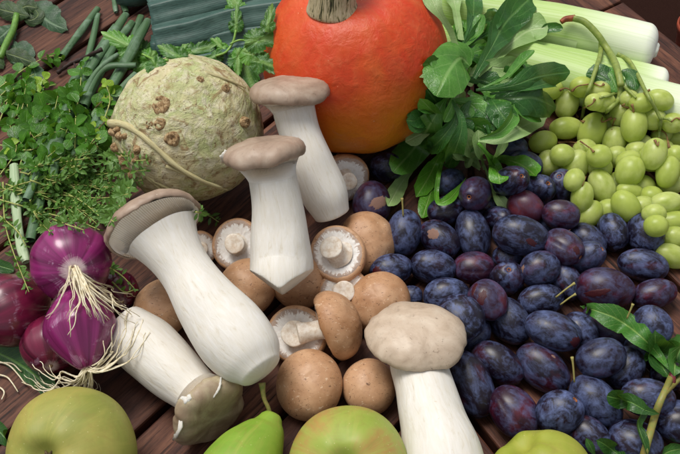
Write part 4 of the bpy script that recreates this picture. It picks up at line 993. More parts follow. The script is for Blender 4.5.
for pts in [[(590, 84), (578, 86), (572, 91)], [(572, 91), (566, 88), (560, 90)], [(592, 82), (600, 86), (604, 84)], [(583, 108), (576, 112), (578, 118)], [(584, 108), (592, 104), (595, 99)], [(584, 116), (580, 120), (584, 122)], [(603, 115), (602, 122), (612, 118)], [(625, 104), (622, 106), (630, 108)], [(647, 96), (644, 92), (650, 90)], [(661, 128), (652, 132), (650, 133)], [(660, 130), (666, 134), (669, 148)], [(659, 138), (658, 146), (655, 140)], [(612, 130), (613, 124), (615, 118)], [(577, 143), (568, 142), (558, 143)], [(580, 141), (590, 148), (594, 152)], [(582, 186), (586, 176), (588, 170)], [(671, 122), (676, 118), (680, 119)], [(630, 108), (634, 112), (632, 104)]]:
    L = drape(pts, .2, 10, 2); tube(mb, L, [.075, .07, .065, .06, .06, .06, .065, .08, .12, .14], 8, wob=.25)
mb.build('stalk_twiglets', GBR, bunch)

# ================================================================== leaves
def leaf_pts(mb, q, wfn, roll=0, cup=.25, ruffle=.0, rf=3, nu=9, fold=0.0, serr=0, so=0, nh=None):
    n = len(q)
    for _ in range(1):
        G = np.zeros((n, nu, 3))
    T = np.gradient(q, axis=0)
    for i in range(n):
        t = nrm(T[i]); N0 = nrm(np.asarray(nh) if nh is not None else BACK); Sd = nrm(np.cross(t, N0)); N = np.cross(Sd, t)
        ro = rad(roll(i / (n - 1)) if callable(roll) else roll); Sd, N = Sd * math.cos(ro) + N * math.sin(ro), N * math.cos(ro) - Sd * math.sin(ro)
        w = wfn(i / (n - 1))
        for k in range(nu):
            u = 2 * k / (nu - 1) - 1; s = i / (n - 1)
            wu = w * (1 + (serr * ((s * 23) % 1 - .5) if abs(u) > .9 else 0))
            h = cup * u * u * w + fold * abs(u) * w + ruffle * w * abs(u) ** 1.5 * math.sin(s * rf * 6.28 + (1.3 if u > 0 else 0) + so) + .06 * w * nz((u * 1.5, s * 4, 0), 1, so)
            G[i, k] = q[i] + Sd * u * wu + N * h
    mb.grid(G, vv=np.linspace(0, 1, n))
def shape(tab, w): return lambda t: w * lerp_tab(tab, t)
SPAT = [(0, .16), (.3, .2), (.52, .6), (.74, 1.0), (.88, .9), (.96, .55), (1, .03)]
LANCE = [(0, .05), (.15, .35), (.4, .95), (.6, 1), (.85, .55), (1, .02)]
BLUNT = [(0, .14), (.3, .36), (.58, .85), (.8, 1), (.92, .8), (.98, .4), (1, .1)]
BROUND = [(0, .14), (.15, .6), (.4, .98), (.75, 1), (.9, .75), (.97, .4), (1, .1)]
ROUND = [(0, .12), (.15, .55), (.45, 1), (.75, .9), (.92, .5), (1, .03)]
def leafpx(parent, pts, wpx, mat, tab=SPAT, off=.4, lift=None, roll=0, cup=.2, ruffle=.08, n=22, name='leaf', fold=0, serr=0, nu=11, rf=2, stems=True):
    q = drape(pts, off, n, 5, lift); k = cm_per_px(q[n // 2]); mb = MB(); leaf_pts(mb, q, shape(tab, wpx / 2 * k), roll, cup, ruffle, rf, nu, fold, serr, random.random() * 9)
    if tab is SPAT:
        m_ = int(n * .62); tube(mb, q[:m_] - BACK * .05, [wpx * .5 * k * .17 * (1 - .7 * i / m_) for i in range(m_)], 8)
    o = mb.build(name, mat, parent)
    return q
LA = mat_leaf('lettuce_leaf_green', '#3c7420', '#5c9438', '#9cc074', .33, vamt=.45, nv=5); LD = mat_leaf('lettuce_leaf_dark', '#224e1b', '#356a28', '#7ba45c', .32, vamt=.4, nv=5)
LP = mat_leaf('lettuce_leaf_underside', '#86a862', '#9cba78', '#c2d49e', .42, .22, vamt=.5, nv=5); LB = mat_leaf('lettuce_leaf_bright', '#44821c', '#62a02e', '#a8c86e', .33, vamt=.45, nv=5)
LC = mat_simple('lettuce_pale_stem', '#9dbb6c', '#c9d9a2', 1.2, .4)
GRP = 'lambs lettuce rosettes piled between pumpkin and grapes'
def rosette(label, pos): return thing('lambs_lettuce', label, 'salad plant', P(*pos), GRP)
# support for the pile: it has a loose body of its own
for x, y, z, r in [(455, 75, 6, 3.2), (485, 95, 5, 3.0), (470, 45, 5, 3), (520, 95, 5.5, 2.4), (455, 125, 5.5, 2.6), (490, 130, 5.5, 2.4), (530, 70, 5.5, 1.6)]:
    ob(P(x, y, z), r)
ra = rosette('lambs lettuce rosette at the top, its pale stalks running up beside the pumpkin', (458, 60, 3))
rb = rosette('lambs lettuce rosette with large dark leaves reaching right over the leeks', (490, 80, 3))
rc = rosette('lambs lettuce rosette hanging down left over the plums beside the pumpkin', (448, 130, 3))
rd = rosette('lambs lettuce rosette whose small bright leaves lie on the plums below the grapes', (486, 145, 3))
rng = random.Random(5)
for i in range(150):                             # the leaves deeper in the pile
    R_ = [ra, rb, rc, rd][i % 4]; bx, by = [(458, 55), (490, 88), (450, 122), (490, 135)][i % 4]
    a = rng.uniform(0, 6.28) if i % 4 != 1 else rng.uniform(-.9, .9); L = rng.uniform(26, 52); ex, ey = bx + math.cos(a) * L, by - math.sin(a) * L * .8
    if not (405 < ex < 556 and -6 < ey < 158) or (ex < 452 and ey < 60) or (ex > 500 and ey > 108): continue
    leafpx(R_, [(bx, by), ((bx + ex) / 2 + rng.uniform(-6, 6), (by + ey) / 2 + rng.uniform(-6, 6)), (ex, ey)], rng.uniform(14, 25), rng.choice([LD, LD, LA, LA, LP]), off=rng.uniform(-1.6, .3), roll=rng.uniform(-50, 50), cup=rng.uniform(-.3, .5), n=14, nu=7)
for pts in [[(478, 84), (490, 92), (506, 94)], [(470, 90), (478, 104), (476, 124)], [(484, 96), (492, 110), (494, 130)], [(466, 80), (482, 80), (498, 86)], [(470, 100), (462, 116), (464, 136)], [(476, 110), (486, 122), (500, 128)], [(500, 100), (514, 112), (520, 126)], [(486, 76), (498, 90), (500, 108)], [(468, 92), (484, 100), (498, 102)], [(452, 100), (470, 104), (482, 116)]]:
    leafpx(rb, pts, 24, rng.choice([LD, LA]), off=.15, roll=rng.uniform(-20, 20), cup=-.15, n=16, tab=BLUNT)
# top rosette
leafpx(ra, [(428, -12), (436, 8), (450, 30), (457, 50)][::-1], 12, LP, off=.6, tab=[(0, .5), (.5, .55), (.8, 1.6), (1, 1.2)])
leafpx(ra, [(452, -10), (456, 12), (461, 40)][::-1], 13, LP, off=.9, tab=[(0, .45), (.5, .6), (.8, 1.3), (1, 1.5)])
leafpx(ra, [(460, 52), (472, 20), (474, -6)], 20, LD, off=.5)
leafpx(ra, [(461, 50), (477, 34), (480, 14)], 14, LA, off=.9, tab=BLUNT, roll=30)
leafpx(ra, [(462, 46), (490, 30), (494, 8)], 18, LD, off=.4)
leafpx(ra, [(464, 50), (468, 38), (486, 18), (500, 18)], 12, LD, off=.7, roll=-30)
leafpx(ra, [(470, 66), (460, 58), (448, 72), (436, 96)], 46, LA, off=1.6, tab=BROUND, cup=-.18, ruffle=.05, nu=15, lift=(0, .6))
leafpx(ra, [(474, 78), (490, 50), (506, 22), (534, -6)], 34, LD, off=1.4, tab=BLUNT, cup=.15, roll=-12, ruffle=.08, nu=13, n=28)
leafpx(ra, [(478, 76), (502, 52), (526, 32), (548, 27)], 34, LP, off=1.0, tab=[(0, .12), (.35, .35), (.62, .95), (.88, .95), (.97, .6), (1, .1)], cup=.25, roll=20, nu=13, n=26)
leafpx(ra, [(540, 32), (549, 28), (563, 28)], 10, LD, off=.9, tab=BROUND, cup=.4)
# right rosette
leafpx(rb, [(470, 74), (482, 66), (500, 68), (524, 66)], 22, LP, off=.8, tab=BLUNT, cup=.3)
leafpx(rb, [(478, 90), (505, 78), (520, 64), (534, 50)], 13, LA, off=1.5, tab=BLUNT, roll=45, cup=.5)
leafpx(rb, [(476, 90), (510, 86), (540, 76), (570, 72)], 27, LD, off=1.6, tab=[(0, .1), (.3, .3), (.55, .9), (.84, .95), (.95, .6), (1, .1)], cup=-.2, roll=-16, nu=13)
leafpx(rb, [(490, 94), (520, 90), (545, 84), (556, 84)], 14, LD, off=1.2, cup=.3, roll=20)
leafpx(rb, [(495, 98), (515, 98), (536, 98), (556, 108)], 36, LD, off=.9, tab=BROUND, cup=-.2, nu=13)
leafpx(rb, [(492, 100), (500, 112), (512, 128)], 26, LD, off=.6, tab=BROUND)
leafpx(rb, [(500, 90), (520, 105), (540, 118)], 22, LA, off=.7, tab=BROUND, roll=20)
# left rosette
leafpx(rc, [(446, 98), (434, 118), (416, 146), (393, 172)], 34, LA, off=1.1, tab=[(0, .1), (.25, .45), (.55, 1), (.84, .9), (.95, .6), (1, .1)], cup=-.1, ruffle=.04, nu=15, n=28, lift=(0, .2))
leafpx(rc, [(416, 165), (402, 182), (388, 206)], 17, LP, off=.5, tab=BLUNT, cup=.2)
leafpx(rc, [(448, 138), (438, 158), (428, 178), (416, 197)], 20, LB, off=1.0, tab=[(0, .2), (.3, .55), (.7, 1), (.9, .8), (1, .05)], cup=.35, ruffle=.1)
leafpx(rc, [(440, 160), (434, 182), (422, 218)], 17, LB, off=.6, tab=BLUNT, cup=-.15)
leafpx(rc, [(450, 146), (440, 168), (437, 200), (450, 198), (466, 178)], 10, LB, off=1.2, tab=[(0, .4), (.5, .5), (.75, 1), (1, .05)], n=34)
leafpx(rc, [(452, 100), (462, 122), (456, 148), (448, 168)], 20, LD, off=1.6, tab=BLUNT, cup=.3)
leafpx(rc, [(450, 96), (455, 118), (440, 140), (428, 150)], 18, LD, off=.9, tab=BLUNT, cup=.3)
leafpx(rc, [(452, 86), (452, 104), (444, 122)], 14, LA, off=1.8, tab=BLUNT, roll=40)
# lower right rosette
for pts, w_, m_, of in [([(480, 168), (470, 150), (462, 128)], 20, LP, .8), ([(484, 170), (480, 152), (478, 130)], 14, LP, .9), ([(480, 170), (466, 158), (452, 146)], 14, LP, .7), ([(488, 165), (500, 150), (505, 138)], 10, LP, .7)]:
    leafpx(rd, pts, w_, m_, off=of, tab=BLUNT, cup=.4)
leafpx(rd, [(478, 141), (500, 140), (524, 126), (548, 116)], 24, LP, off=1.5, tab=[(0, .1), (.3, .35), (.6, 1), (.85, .8), (1, .06)], cup=.1, roll=25, nu=13)
leafpx(rd, [(480, 139), (500, 132), (512, 118), (514, 104)], 15, LA, off=1.9, tab=[(0, .2), (.4, .8), (.7, 1), (1, .05)], cup=.4, roll=-25)
leafpx(rd, [(478, 143), (488, 155), (497, 170), (500, 184)], 20, LB, off=1.3, cup=-.15)
leafpx(rd, [(490, 160), (505, 159), (522, 165), (536, 176)], 24, LB, off=1.2, cup=-.2, tab=[(0, .15), (.35, .4), (.65, .9), (.85, 1), (1, .05)])
leafpx(rd, [(484, 165), (492, 185), (499, 198), (508, 210)], 12, LP, off=.6, tab=BLUNT)
leafpx(rd, [(486, 160), (472, 158), (466, 168)], 8, LP, off=1.4, tab=BLUNT)
# dark round leaves under the grape stalk
for lb, pts, w_ in [('dark rounded leaf under the grape stalk, left one', [(612, 84), (600, 76), (586, 74)], 26), ('mid green rounded leaf under the fork of the grape stalk', [(604, 66), (612, 78), (618, 92)], 24), ('small dark leaf just right of the grape stalk fork', [(622, 70), (632, 76), (636, 90)], 16)]:
    q = drape(pts, .5, 16, 4); mb = MB(); leaf_pts(mb, q, shape(ROUND, w_ / 2 * cm_per_px(q[5])), 0, -.2, .06, 2, 11); tag(mb.build('green_leaf', LD if 'dark' in lb else LA), lb, 'leaf', 'leaves under the grape stalk')

# ================================================================== green onion tubes, top left
GO = None
def mat_scallion():
    m = M('green_onion_tube'); a = m.noise(m.polar(4, .12), 3, 5, .7); b = m.noise(m.obj(), .5, 4, .65, .6); f = m.noise(m.obj(), 2.2, 4, .7)
    c = m.mix(m.step(a, .35, .65), '#2f4f30', '#587a50'); c = m.mix(m.mt('MULTIPLY', m.step(b, .5, .68), .5), c, '#86a08c'); c = m.mix(m.mt('MULTIPLY', m.step(f, .6, .75), .25), c, '#24402b')
    m.set(Base_Color=c, Roughness=.42, Normal=m.bump(a, .3, .05)); return m.m
GO = mat_scallion(); GOP = mat_simple('pale_onion_leaf', '#8aa57a', '#b5c4a0', 1, .45, st=True)
SC_ = [  # label, points, width, height of the middle line above the table (start, end)
 ('dark green tube lying lowest, from the thyme up to the plank joint', [(30, 240), (48, 165), (66, 100), (84, 62)], 12, .6, .6, GO),
 ('green onion tube that runs down under the round leaved herb', [(45, 190), (62, 120), (92, 64), (116, 26)], 12, .6, .6, GO),
 ('thick green onion tube in the middle of the bundle', [(52, 180), (66, 110), (95, 62), (126, 14)], 12, 1.5, 1.5, GO),
 ('short green onion tube with cut tip, standing apart over the bare wood', [(62, 56), (80, 32), (98, 8)], 9, .5, .6, GO),
 ('green onion tube rising beside the short cut one', [(66, 130), (84, 70), (92, 42), (98, 14)], 8, .5, .5, GO),
 ('slim green onion tube with cut end behind the celery leaf', [(86, 150), (104, 100), (126, 56), (141, 16)], 10, .7, .9, GO),
 ('rightmost long green onion tube ending below the leek tops', [(84, 160), (104, 104), (130, 54), (148, 20)], 13, 1.6, 1.8, GO),
 ('bent green onion tube crossing the others near the dark twig', [(84, 106), (96, 76), (110, 66), (136, 65)], 9, 2.5, 2.5, GO),
 ('green onion tube crossing low beside the celeriac', [(78, 168), (100, 128), (116, 96), (136, 74)], 10, 1.6, 2.2, GO),
 ('narrow green onion tube nearest the celeriac', [(90, 160), (106, 120), (124, 92), (134, 86)], 8, 1.4, 1.6, GO),
 ('curved thin green onion tube on top of the bundle', [(80, 104), (92, 78), (104, 64), (118, 54)], 6.5, 2.6, 2.8, GO),
 ('small green tube end at the very top, left one', [(112, -20), (114, 0), (116, 12)], 6, .5, .4, GO),
 ('small green tube end at the very top, right one', [(120, -20), (122, -2), (126, 12)], 8, .5, .5, GO),
 ('whitish limp onion leaf behind the purple onion', [(14, 165), (16, 205), (20, 240), (26, 262)], 12, 1.0, .8, GOP),
 ('green onion tube hidden deep in the herbs', [(16, 215), (34, 150), (58, 104), (76, 84)], 12, .7, .6, GO),
 ('green onion tube filling the bundle between two thicker ones', [(72, 140), (92, 90), (112, 50), (132, 22)], 10, 2.0, 1.2, GO),
 ('green onion tube between the herb leaves, left of the bundle', [(26, 200), (50, 150), (74, 110), (90, 80)], 11, 1.6, 1.4, GO),
 ('green onion tube partly under the celeriac rootlet', [(64, 175), (84, 140), (104, 112), (120, 96)], 11, 1.0, 1.2, GO),
 ('green onion tube deep below the twig', [(58, 150), (74, 100), (90, 70), (106, 44)], 10, 1.0, .9, GO),
]
for lb, pts, w_, z0_, z1_, mt_ in SC_:
    m_ = len(pts) - 1
    q = catmull([P(x, y, z0_ + (z1_ - z0_) * i / m_) for i, (x, y) in enumerate(pts)], 30); n = len(q); mb = MB(); r = w_ * .44 * cm_per_px(q[n // 2])
    G = tube_rings(q, [r * (.94 + .08 * math.sin(i * .35 + w_)) * (1 - .25 * max(0, (i - 24) / 6) ** 2) for i in range(n)], 24, flat=.72, wob=.14, off=w_ + pts[0][0])
    T_ = nrm(q[-1] - q[-2]); inner = np.array([q[-1] + (G[-1] - q[-1]) * s_ - T_ * d_ for s_, d_ in [(.93, -.03), (.82, .02), (.02, .08)]])
    mb.grid(np.concatenate([G, inner]), wrap=True, vv=np.linspace(0, 12, n + 3)); tag(mb.build('green_onion_tube', mt_), lb, 'green onion', 'green onion tubes at the upper left')
    ob_chain(q[::3], [r * .9] * len(q[::3]))
TW = mat_simple('dark_twig_bark', '#22140f', '#3d2720', 4, .7)
mb = MB(); q = drape([(57, 73), (70, 64), (84, 58), (102, 49)], .5, 20, 4, (.1, .5)); tube(mb, q, [.2 + .04 * math.sin(i * 2.1) for i in range(20)], 10, wob=.2)
tube(mb, [q[8], q[8] + np.array([.5, -1.0, .1])], .1, 8); tag(mb.build('dry_twig', TW), 'thin dark dry twig lying across the green onion tubes', 'twig')

# ================================================================== herbs
def leaflet(mb, c, d, N, L, W, cup=.25, bend=.2, nu=5, nv=6, tab=None):
    d = nrm(d); Sd = nrm(np.cross(d, N)); N = np.cross(Sd, d); G = np.zeros((nv, nu, 3))
    for j in range(nv):
        s = j / (nv - 1); w = W * (math.sin(math.pi * min(1, s * .93 + .05)) ** .8) if tab is None else W * lerp_tab(tab, s)
        for k in range(nu):
            u = 2 * k / (nu - 1) - 1
            G[j, k] = c + d * L * s + Sd * u * w + N * (cup * u * u * w - bend * L * s * s)
    mb.grid(G, vv=np.linspace(0, 1, nv))
OR = mat_leaf('oregano_leaf', '#28550f', '#549122', '#7fab4c', .36, .25, nv=3, vamt=.4); ORY = mat_leaf('oregano_tip_leaf', '#7aa522', '#9cbc38', '#b5c870', .4, .25, nv=3, vamt=.4)
THL = mat_leaf('thyme_leaf', '#426f22', '#6f9c46', '#a0bd78', .4, .22, nv=2, vamt=.4); HS = mat_simple('herb_stem', '#93a650', '#b0a868', 3, .6); HSR = mat_simple('herb_stem_reddish', '#6a3a3c', '#7f5a3c', 3, .6)
def sprig(name, label, cat, group, pts, lpx, gap, mat, smat, tipmat=None, r=.07, off=.5, ratio=.42, lift=(.1, .7), whorl=2, n=30, tipn=3, branches=0):
    q = drape(pts, off, n, 6, lift); k = cm_per_px(q[n // 2]); t = thing(name, label, cat, q[0], group)
    mb = MB(); tube(mb, q, [r * (1 - .5 * i / n) for i in range(n)], 7); runs = [q]
    for b_i in range(branches):
        s0 = random.uniform(.08, .5); i0 = int(s0 * n); x0, y0 = catmull([(a, b, 0) for a, b in pts], 20)[int(s0 * 20)][:2]; ex, ey = pts[-1]
        ln = random.uniform(.35, .75); dx, dy = (ex - x0) * ln, (ey - y0) * ln; sg = random.choice([-1, 1]) * random.uniform(.12, .4)
        tx, ty = x0 + dx - dy * sg, y0 + dy + dx * sg
        if (ty > 208 and tx > 108) or (ty > 228 and tx > 60) or (tx < 70 and ty < 56): continue
        q2 = drape([(x0, y0), ((x0 + tx) / 2 + dy * sg * .3, (y0 + ty) / 2 - dx * sg * .3), (tx, ty)], off * .6, 18, 6, lift); q2[0] = q[i0]
        tube(mb, q2, [r * (.8 - .45 * i / 18) for i in range(18)], 6); runs.append(q2)
    mb.build('stem', smat, t)
    mb = MB(); mt_ = MB()
    for q in runs:
      n = len(q)
      if True:
        L = np.concatenate([[0], np.cumsum(np.linalg.norm(np.diff(q, axis=0), axis=1))]); s = gap * .5; node = 0
        while s < L[-1] + .01:
            i = min(n - 2, int(np.searchsorted(L, s)) - 1 if s > 0 else 0); i = max(i, 0); f = (s - L[i]) / max(1e-6, L[i + 1] - L[i]); p = q[i] * (1 - f) + q[i + 1] * f; T = nrm(q[i + 1] - q[i])
            a0 = node * 1.57 + random.uniform(-.4, .4); a_ = nrm(np.cross(T, BACK)); b_ = np.cross(a_, T); tip = s > L[-1] - gap * tipn * .5
            for w_ in range(whorl):
                a = a0 + 2 * math.pi * w_ / whorl; o = a_ * math.cos(a) + b_ * math.sin(a); d = nrm(o + T * random.uniform(.2, .9)); N = nrm(BACK * 1.0 + np.array([0, 0, .5]) + np.random.randn(3) * .62 + T * .2)
                if abs(d @ N) > .6: d = nrm(d - N * (d @ N) * .7)
                LL = lpx * k * random.uniform(.7, 1.15) * (.62 if tip else 1)
                leaflet(mt_ if tip and tipmat else mb, p + d * .1, d, N, LL, LL * ratio, random.uniform(-.1, .6), random.uniform(-.15, .45))
            node += 1; s += gap * random.uniform(.8, 1.2) * (.5 if tip else 1)
    if mb.n: mb.build('foliage', mat, t)
    if mt_.n: mt_.build('tip_leaves', tipmat, t)
    return t
ORL = [([(-6, 92), (20, 72), (36, 62), (50, 56), (62, 58)], 'long oregano sprig arching over the bay leaves toward the dark twig'),
 ([(75, 150), (76, 115), (80, 90), (82, 62)], 'oregano sprig standing up through the green onion tubes'),
 ([(30, 120), (28, 96), (44, 78)], 'oregano sprig with a round leaf on the bare wood'),
 ([(-4, 130), (6, 105), (14, 88)], 'oregano sprig at the left edge, upper one'), ([(-6, 160), (4, 148), (12, 140)], 'yellowish oregano tip at the left edge'),
 ([(40, 150), (52, 120), (58, 96)], 'oregano sprig below the single round leaf'), ([(20, 165), (30, 135), (34, 112)], 'oregano sprig in the middle of the green patch'),
 ([(98, 150), (90, 128), (92, 112), (110, 94)], 'oregano sprig ending in a yellow green tip near the celeriac'),
 ([(60, 165), (64, 140), (70, 122)], 'oregano sprig just above the thyme'), ([(0, 175), (16, 150), (10, 125)], 'oregano sprig crowding the left edge'),
 ([(90, 160), (86, 140), (96, 126)], 'oregano sprig between thyme and celeriac rootlet'), ([(12, 120), (22, 108), (26, 84)], 'oregano sprig under the wavy dark leaf'),
 ([(50, 135), (44, 112), (40, 92)], 'oregano sprig whose leaves overlap the tubes'), ([(104, 120), (110, 100), (106, 84)], 'oregano sprig beside the green tubes, right side'),
 ([(28, 175), (44, 160), (56, 150)], 'oregano sprig lying flat over thyme stems'), ([(70, 112), (68, 96), (76, 84)], 'oregano sprig under the twig'), ([(-5, 112), (10, 98), (26, 98)], 'oregano sprig leaning right from the left edge'),
 ([(12, 160), (22, 140), (18, 118)], 'dense oregano sprig at left centre'), ([(36, 140), (24, 124), (8, 118)], 'oregano sprig pointing left'), ([(48, 105), (60, 100), (76, 104)], 'oregano sprig pointing right across the tubes'), ([(0, 145), (30, 150), (50, 140)], 'low oregano sprig touching the thyme'),
 ([(-4, 100), (14, 84), (34, 74)], 'oregano sprig beneath the long arching one'), ([(10, 106), (30, 92), (56, 84)], 'oregano sprig with its tip on the bare wood below the twig'),
 ([(44, 130), (62, 122), (78, 128)], 'oregano sprig level across the tubes'), ([(92, 146), (104, 134), (112, 120)], 'oregano sprig leaning against the celeriac rootlet'), ([(20, 150), (40, 134), (56, 132)], 'oregano sprig in the thick of the patch'), ([(-4, 78), (8, 84), (16, 96)], 'oregano sprig under the bay leaf at the left edge')]
for i, (pts, lb) in enumerate(ORL):
    sprig('oregano_sprig', lb, 'herb', 'oregano sprigs at the left', pts, 14, 1.2, OR, HS if i != 7 else HSR, ORY if i in (4, 7, 10, 2, 13) else None, off=.45, ratio=.46, branches=(1 if i % 3 else 0))
TH_ = [([(-8, 206), (30, 190), (80, 177), (146, 170)], 'topmost long thyme sprig reaching the celeriac'), ([(-8, 196), (40, 176), (90, 164), (146, 160)], 'thyme sprig running close to the oregano'),
 ([(-6, 198), (50, 214), (80, 222), (100, 230)], 'thyme sprig slanting down to the purple onion'), ([(-4, 188), (50, 194), (100, 198), (128, 194)], 'level thyme sprig in the middle of the bunch'),
 ([(6, 184), (60, 204), (90, 212), (112, 215)], 'thyme sprig just above the purple onion'), ([(20, 172), (70, 184), (130, 188)], 'thyme sprig ending beside the celeriac knobs'),
 ([(-6, 172), (40, 166), (90, 158), (128, 156)], 'thyme sprig half under oregano leaves'), ([(3, 182), (5, 222), (14, 254), (29, 292)], 'thyme sprig hanging down the left side onto the dark onion'),
 ([(30, 200), (36, 216), (50, 232)], 'short thyme sprig touching the onion top from the left'), ([(30, 180), (76, 198), (106, 222)], 'thyme sprig crossing the bunch diagonally'),
 ([(50, 190), (100, 184), (142, 180)], 'thyme sprig with pale stem, right half'), ([(0, 216), (18, 232), (26, 246)], 'thyme sprig at the left edge over the pale onion leaf'), ([(60, 208), (90, 205), (120, 206)], 'low thyme sprig pointing right to the mushroom cap'),
 ([(40, 168), (88, 172), (120, 166)], 'thyme sprig in the upper right of the bunch'), ([(70, 196), (92, 208), (114, 222)], 'thyme sprig nearest the large mushroom cap'), ([(20, 205), (60, 222), (84, 230)], 'thyme sprig lying directly behind the onion'), ([(110, 268), (122, 276), (134, 288)], 'thyme tip between onion and brown cap'), ([(112, 282), (124, 292), (134, 290)], 'second thyme tip beside the onion roots'), ([(196, 212), (206, 214), (219, 222)], 'tiny thyme tip poking out under the celeriac')]
for i, (pts, lb) in enumerate(TH_):
    sprig('thyme_sprig', lb, 'herb', 'thyme sprigs at the left', pts, 7.6, .62, THL, HS, None, r=.072, off=.35, ratio=.22, lift=(0, .6), whorl=2, n=36, branches=(5 if i not in (7, 15, 16, 17, 18, 11) else 0))
# celery leaves
CE = mat_leaf('celery_leaf', '#437f1c', '#66a236', '#8fb864', .4, .22, nv=5); CED = mat_leaf('celery_leaf_dark', '#2a5c18', '#427a26', '#7da853', .4, .22, nv=5)
def lobed(parent, x, y, size, ang, mat, off=.6, squash=.75, lobes=3, tilt=0, name='leaf'):
    c = CAM + ray(x, y) * (hit(x, y) - off); k = cm_per_px(c); R_ = size * 1.45 * k; a = rad(ang); N = nrm(BACK + np.array([0, 0, .4]) + cv(math.cos(a), math.sin(a), 0) * tilt)
    d = nrm(cv(math.cos(a), math.sin(a), 0)); d = nrm(d - N * (d @ N)); Sd = np.cross(N, d); mb = MB(); nu = 132; rings = [.02, .25, .5, .75, 1.0]; so = random.random() * 30; G = np.zeros((len(rings), nu, 3)); UV = []
    for k_ in range(nu):
        ph = 2 * math.pi * k_ / nu - math.pi; lob = abs(math.cos(lobes * ph / 2)) ** .6; r = .34 + .56 * lob * math.exp(-(ph / 2.2) ** 2) + .12 * math.exp(-(ph / .35) ** 2)
        tooth = ((abs(ph) * 5.2) % 1); r *= 1 - .16 * tooth * (lob > .3)
        for j, s in enumerate(rings):
            p = c + (d * math.cos(ph) + Sd * math.sin(ph) * squash) * r * s * R_
            G[j, k_] = p + N * (R_ * .10 * nz((math.cos(ph) * s * 2, math.sin(ph) * s * 2, 0), 1.6, so) + .04 * R_ * abs(math.sin(ph * lobes / 2)) * s - .07 * R_ * s * s)
    V = G.reshape(-1, 3); F = []; b0 = 0
    for j in range(len(rings) - 1):
        for k_ in range(nu): F.append((j * nu + k_, j * nu + (k_ + 1) % nu, (j + 1) * nu + (k_ + 1) % nu, (j + 1) * nu + k_))
    UV = [(.5 + (v - c) @ Sd / R_ * .5, .4 + (v - c) @ d / R_ * .5) for v in V]
    mb.raw(V, F, UV); mb.build(name, mat, parent); return c
def stalkpx(parent, pts, r, mat, off=.5, name='stem'):
    q = drape(pts, off, 16, 4); mb = MB(); tube(mb, q, r, 8); mb.build(name, mat, parent)
CS = mat_simple('celery_stem', '#6fa03c', '#93b85e', 2, .45)
t = thing('celery_leaf_sprig', 'celery leaves lying between green onion tubes and celeriac', 'celery leaves', P(140, 55, 1))
for a in [(128, 46, 22, 150, CE), (140, 54, 26, 200, CED), (150, 60, 22, 250, CE), (138, 62, 20, 180, CE), (156, 66, 18, 300, CED)]: lobed(t, *a)
for a in [(178, 56, 17, 150, CED), (192, 52, 18, 20, CED), (183, 50, 16, 80, CE)]: lobed(t, *a)
stalkpx(t, [(168, 60), (156, 60), (142, 54)], .12, CS)
t = thing('celery_leaf_sprig', 'bright celery sprig standing between the leek tops and the pumpkin', 'celery leaves', P(235, 50, 1))
for a in [(236, 10, 27, 100, CE, 1.0, .55), (236, 24, 16, 90, CED, .9, .6), (258, 40, 27, 8, CED, 1.0, .6), (252, 54, 22, -30, CE, .8, .7), (243, 60, 24, -70, CED, .6, .8), (222, 48, 14, 130, CE, .7, .6), (216, 56, 14, 200, CED, .6, .6), (238, 55, 16, -90, CE, 1.2, .5), (268, 24, 16, 80, CED, .5, .6), (262, 62, 20, -20, CED, .4, .7)]: lobed(t, *a)
stalkpx(t, [(216, 56), (226, 52), (233, 42), (236, 30)], .12, CS, .8); stalkpx(t, [(230, 44), (240, 40), (252, 42)], .1, CS, .8)

# bay like leaves, top left
BY = mat_leaf('dark_leathery_leaf', '#1f3f26', '#31562f', '#7f9a78', .5, .05, nv=6, vamt=.5); BYD = mat_leaf('darkest_leathery_leaf', '#1e3316', '#33501f', '#6f7f4a', .55, .05, nv=6)
BS2 = mat_simple('thick_green_stem', '#4f7a2c', '#6f9a3e', 2, .45)
t = thing('leafy_branch', 'branch of dark wavy edged leathery leaves in the top left corner', 'branch', P(8, 40, 1))
B_ = [([(24, 0), (36, 10), (50, 22), (68, 30)], 34, BY, .5), ([(18, 12), (26, 6), (38, 8)], 20, BYD, 1.2), ([(16, 18), (8, 10), (-6, 12)], 20, BYD, 1.2), ([(30, 16), (20, 14), (4, 10), (-4, 8)], 18, BYD, 1.5), ([(14, 24), (6, 32), (-8, 44)], 24, BY, .6), ([(2, 52), (16, 56), (38, 64)], 18, BYD, .9), ([(4, 54), (-4, 62), (-10, 70)], 18, BYD, .8), ([(14, 40), (16, 52), (14, 64)], 16, BY, .3), ([(30, 58), (36, 76), (38, 92)], 18, BY, .3), ([(10, 46), (24, 50), (30, 70)], 18, BY, .2), ([(20, 14), (30, 20), (38, 14), (30, 4)], 14, BYD, .9)]
for pts, w_, m_, of in B_: leafpx(t, pts, w_, m_, tab=LANCE, off=of, ruffle=.10, rf=4, cup=-.2, serr=.10, n=40, nu=11)
stalkpx(t, [(17, 14), (13, 30), (6, 44), (0, 58)], .34, BS2, .8)

